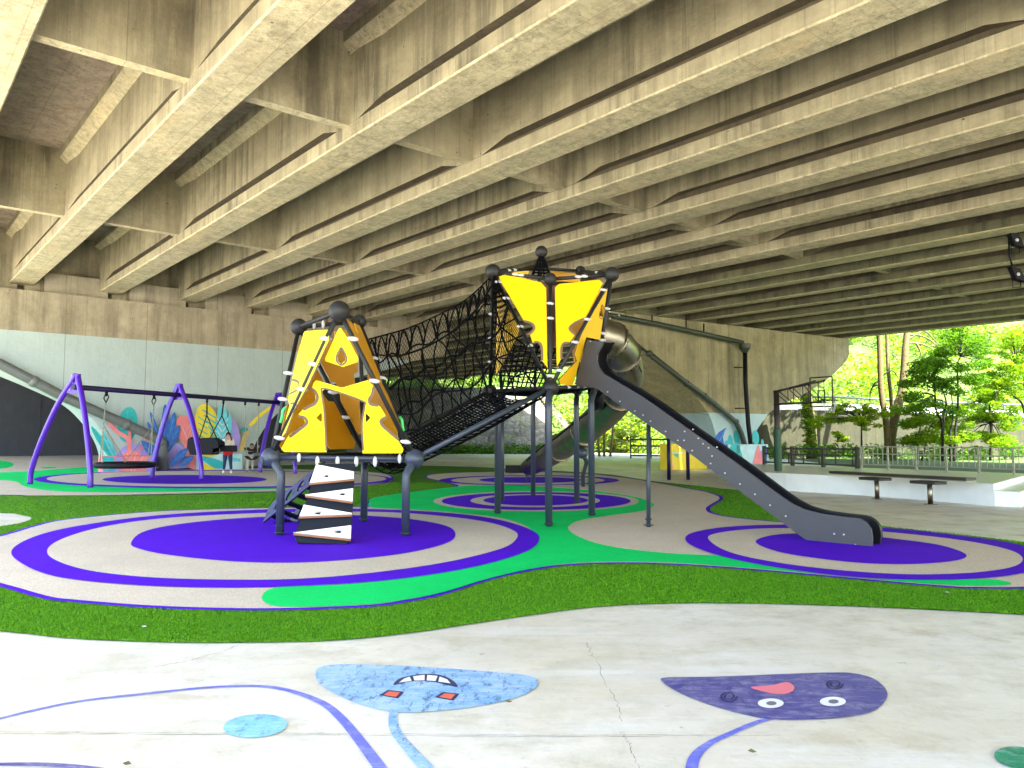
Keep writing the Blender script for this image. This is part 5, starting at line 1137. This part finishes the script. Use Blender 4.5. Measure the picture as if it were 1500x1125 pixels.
# basketball hoop
hb0 = G(1140,690,PZ); bk = empty('basketball_hoop', 'basketball hoop with green padded post and clear backboard on a truss arm', 'basketball hoop', hb0); Yh = hb0.y
tp = W(1137.5,572,Yh); tp.x = hb0.x; tp.y = hb0.y
mb = MB(); mb.tube([hb0,tp], .085, 16); mb.build('post', M['hoopsteel'], bk)
mb = MB(); zp = W(1140,627,Yh).z; mb.tube([hb0+UP*.005,Vector((hb0.x,hb0.y,zp-.03)),Vector((hb0.x,hb0.y,zp))], [.115,.115,.095], 18, smooth=False); mb.build('post_pad', M['padgreen'], bk)
Yb = Yh-1.5
bc = [W(1186.5,553.5,Yb+.25),W(1219,557.5,Yb-.25),W(1219,598,Yb-.25),W(1186.5,596,Yb+.25)]
bc[3] = Vector((bc[0].x,bc[0].y,bc[3].z)); bc[2] = Vector((bc[1].x,bc[1].y,bc[3].z)); bc[1].z = bc[0].z
mglass = bpy.data.materials.new('clear_acrylic'); mglass.use_nodes = True; bb_ = mglass.node_tree.nodes['Principled BSDF']; bb_.inputs['Transmission Weight'].default_value = 1; bb_.inputs['Roughness'].default_value = .02; bb_.inputs['IOR'].default_value = 1.1; bb_.inputs['Base Color'].default_value = (.85,.92,.70,1)
bn = (bc[1]-bc[0]).cross(UP).normalized()
mb = MB(); prism2(mb, [bc], bn, .012); bo = mb.build('backboard', mglass, bk)
mb = MB()
for i in range(4): mb.tube([bc[i],bc[(i+1)%4]], .02, 6)
mb.build('frame', M['hoopsteel'], bo)
def BQ(u,v): return bc[0].lerp(bc[1],u).lerp(bc[3].lerp(bc[2],u),v)
mb = MB(); q = [BQ(.34,.45),BQ(.66,.45),BQ(.66,.80),BQ(.34,.80)]
for i in range(4): mb.tube([q[i]+bn*.0,q[(i+1)%4]], .012, 6)
mb.build('target_square', M['hoopsteel'], bo)
fn = bn if bn.y < 0 else -bn
rc = BQ(.5,.80)+fn*.0; rd = Vector((rc.x-hb0.x, rc.y-hb0.y, 0)).normalized(); rc2 = rc+rd*.28+UP*0
mb = MB(); mb.tube([rc2+Vector((math.cos(a_)*.22,math.sin(a_)*.22,0)) for a_ in [2*math.pi*i/20 for i in range(21)]], .015, 6, cap=False); mb.tube([rc,rc+rd*.07],.05,8); mb.build('rim', M['hoopsteel'], bk)
ropes([[rc2+Vector((math.cos(a_)*.22,math.sin(a_)*.22,0)),rc2+Vector((math.cos(a_+.3)*.15,math.sin(a_+.3)*.15,-.2)),rc2+Vector((math.cos(a_)*.12,math.sin(a_)*.12,-.36))] for a_ in [2*math.pi*i/10 for i in range(10)]], .006, 'hoop_net', 'clamp', bk)
top_ = Vector((hb0.x,hb0.y,tp.z-.03)); low_ = Vector((hb0.x,hb0.y,W(1140,592,Yh).z)); mb = MB()
for sg in (-.12,.12):
    o_ = Vector((-rd.y,rd.x,0))*sg
    mb.tube([top_+o_*.3, BQ(.5-sg*2,.12)+o_*.2-rd*.02], .03, 6); mb.tube([low_+o_, BQ(.5-sg*2,.85)+o_*.2-rd*.02], .03, 6)
    for i in range(3):
        a1 = top_.lerp(BQ(.5,.12),i/3); b1 = low_.lerp(BQ(.5,.85),(i+1)/3); a2 = top_.lerp(BQ(.5,.12),(i+1)/3); mb.tube([a1+o_,b1+o_], .014, 5); mb.tube([b1+o_,a2+o_], .014, 5)
mb.build('truss_arm', M['hoopsteel'], bk)
# floodlights under the far bridge
for px,py,lb in ((1487,352,'upper black floodlight hung under the far bridge beams at the right edge'),(1489,402,'lower black floodlight with pale lamp under the far bridge beams at the right edge')):
    c = W(px,py,24.5); e_ = empty('floodlight', lb, 'floodlight', c, 'floodlights under the bridge'); mb = MB()
    mb.obox(c, Vector((.16,0,-.05)), Vector((0,.12,0)), Vector((-.08,0,.22))); mb.build('housing', M['black'], e_, bevel=.02)
    mb = MB(); mb.tube([c+Vector((-.12,0,.25)),c+Vector((-.2,0,.6)),c+Vector((-.2,0,1.2))], .03, 6); mb.tube([c+Vector((.12,0,-.2)),c+Vector((.12,0,-.42)),c+Vector((-.14,0,-.42)),c+Vector((-.14,0,-.15))], .014, 5); mb.build('bracket', M['black'], e_)
    mb = MB(); mb.ball(c+Vector((-.02,-.13,-.02)), .055, 0, 12, 8, 1, .3, 1); mb.build('lens', M['clamp'], e_)
# ------------------------------------------------------------ people
def skin_obj(name, verts, edges, rad, m, parent=None, loc=(0,0,0), sub=2, root=0):
    me = bpy.data.meshes.new(name); me.from_pydata([tuple(v) for v in verts], edges, []); me.materials.append(m)
    o = bpy.data.objects.new(name, me); link(o, parent)
    if not parent: o.location = loc
    s_ = o.modifiers.new('skin','SKIN'); s_.use_smooth_shade = True
    if not me.skin_vertices: pass
    sv_ = me.skin_vertices[0].data
    for i,r in enumerate(rad): sv_[i].radius = (r,r) if not isinstance(r,tuple) else r; sv_[i].use_root = (i == root)
    ss = o.modifiers.new('sub','SUBSURF'); ss.levels = sub; ss.render_levels = sub
    for p in me.polygons: p.use_smooth = True
    return o
skinm = mat('skin', (.55,.33,.22), .55); hairm = mat('dark_hair', (.012,.01,.01), .6)
def person(label, base, yaw, hgt, top, mid, low, shoe, bend=0.0, arms='face', hairlen=.1):
    root = empty('person', label, 'person', base); k = hgt/1.6; cb, sb = math.cos(bend), math.sin(bend)
    ry = Matrix.Rotation(yaw,3,'Z')
    def X(x,y,z):                         # local: x right, y forward(-)=towards camera, z up ; bend about the hip
        zz = z; yy = y
        if z > .92: dz = z-.92; yy = y*cb - dz*sb; zz = .92+dz*cb + y*sb*.3
        return ry @ (Vector((x,yy,zz))*k)
    ft = (.14, -.03)
    V = [X(0,0,.92),X(0,0,1.05),X(0,-.01,1.20),X(0,0,1.32),X(0,0,1.40),X(0,-.015,1.47),X(0,-.01,1.54)]; rr = [(.14,.11),(.12,.10),(.135,.10),(.11,.085),(.045,.045),(.075,.085),(.07,.08)]
    Ed = [(0,1),(1,2),(2,3),(3,4),(4,5),(5,6)]
    def chainv(start, pts, rs):
        p = start
        for q,r in zip(pts,rs): V.append(q); rr.append(r); Ed.append((p,len(V)-1)); p = len(V)-1
        return p
    for sg in (-1,1):
        chainv(0, [X(.085*sg,0,.85),X(.098*sg,-.01,.64),X(.11*sg,-.02,.46),X(.14*sg,.01,.12),X(.145*sg,0,.05),X(.15*sg,-.13,.035)], [.095,.08,.058,.042,.04,.035])
    hands = []
    for sg in (-1,1):
        if arms == 'face': pts = [X(.165*sg,0,1.31),X(.20*sg,-.06,1.10),X(.09*sg,-.21,1.30),X(.06*sg,-.22,1.38)]
        elif arms == 'up': pts = [X(.15*sg,0,1.30),X(.30*sg,-.08,1.28),X(.34*sg,-.16,1.45),X(.32*sg,-.18,1.52)]
        e = chainv(3, pts, [.055,.042,.032,.034]); hands.append((e,sg,pts))
        w_ = pts[-1]; dr = (pts[-1]-pts[-2]).normalized(); sd = dr.cross(ry@Vector((0,-1,0))).normalized()
        for f_,ln in ((-1.5,.055),(-.5,.07),(.5,.075),(1.5,.062)):
            b_ = w_+sd*.016*f_*k+dr*.03*k; chainv(e, [b_, b_+dr*ln*.5*k, b_+(dr*.9+ry@Vector((0,-.4,0))).normalized()*ln*k], [.009,.008,.007])
        chainv(e, [w_-sd*.035*k*1.0+dr*.01, w_-sd*.05*k+dr*.035*k], [.010,.008])
    body = skin_obj('body', V, Ed, [(tuple(x*k for x in r) if isinstance(r,tuple) else r*k) for r in rr], skinm, root)
    def cloth(name, ids, col, grow):
        m_ = mat(name+'_cloth', col, .85, 0, (30,.1)); mp = {i:n for n,i in enumerate(ids)}; ed = [(mp[a],mp[b]) for a,b in Ed if a in mp and b in mp]
        skin_obj(name, [V[i] for i in ids], ed, [(tuple((x*k+grow) for x in rr[i]) if isinstance(rr[i],tuple) else rr[i]*k+grow) for i in ids], m_, root)
    nL = 7; L1 = list(range(7,13)); L2 = list(range(13,19)); a0 = 19; nh = 4+4*3+2; A1 = list(range(a0,a0+3)); A2_ = list(range(a0+nh,a0+nh+3))
    cloth('trousers', [0]+L1[:4]+L2[:4], low, .012); cloth('shorts', [0]+L1[:2]+L2[:2], mid, .026) if mid else None
    cloth('sweater', [0,1,2,3]+A1+A2_, top, .022)
    for L_ in (L1,L2): cloth('shoe', L_[4:], shoe, .016)
    hc = X(0,-.012,1.50)
    mb = MB(); mb.ball(root.location+hc+X(0,.018,1.52)-X(0,0,1.50), .105*k, 0, 18, 12, .92,1.0,1.08)
    # open the face: drop faces in front
    fr = ry@Vector((0,-1,0)); c0_ = root.location+hc; keep = []
    for f,m_,s_ in zip(mb.f,mb.m,mb.sm):
        ctr = sum((Vector(mb.v[i]) for i in f), Vector())/len(f)-c0_
        if not (ctr.dot(fr) > .045*k and ctr.z < .055*k): keep.append(f)
    mb.f = keep; mb.m = [0]*len(keep); mb.sm = [True]*len(keep); mb.build('hair', hairm, root)
    eye = mat('eye', (.02,.015,.01), .2)
    for sg in (-1,1): mb = MB(); mb.ball(root.location+X(.03*sg,-.092,1.50), .010*k, 0, 8, 6); mb.build('eye', eye, root)
    mb = MB(); mb.ball(root.location+X(0,-.10,1.475), .013*k, 0, 8, 6, .8,1,1.4); mb.build('nose', skinm, root)
    mb = MB(); mb.ball(root.location+X(0,-.088,1.445), .018*k, 0, 8, 6, 1,.4,.35); mb.build('mouth', M['p_red'], root)
    return root
person('person in cream sweater, red shorts, navy leggings and pale shoes, hands raised to the face', G(333,693,.04), .35, W(333,634,G(333,693,.04).y).z-.04, (.80,.74,.60), (.60,.01,.02), (.02,.03,.10), (.75,.68,.6), .05, 'face')
pb_ = G(366,691,.04)
person('small person in black top and pale grey trousers bending forward by the dark arch', pb_, .5, 1.35, (.012,.012,.015), None, (.42,.42,.40), (.10,.14,.18), .75, 'up')
# dry leaf bits
for px,py,lb in ((211,918,'tiny pale dry leaf on the turf near its lower left edge'),(186,1119,'brown dry leaf on the concrete at the bottom left'),(745,1028,'small brown leaf bit on the concrete right of the light blue face'),(1102,1101,'dark leaf bit on the concrete beside the navy stem'),(1378,976,'pale leaf bit on the concrete beyond the navy face'),(1388,868,'white petal on the turf near the slide circle')):
    g_ = G(px,py,.03); s_ = .022; mb = MB()
    mb.add([g_+Vector((s_,0,0)),g_+Vector((0,s_*.7,.008)),g_-Vector((s_,0,-.004)),g_-Vector((0,s_*.6,0))],[(0,1,2,3)]); tag(mb.build('dry_leaf', M['bark'] if 'brown' in lb or 'dark' in lb else M['clamp'], origin=g_), lb, 'leaf')
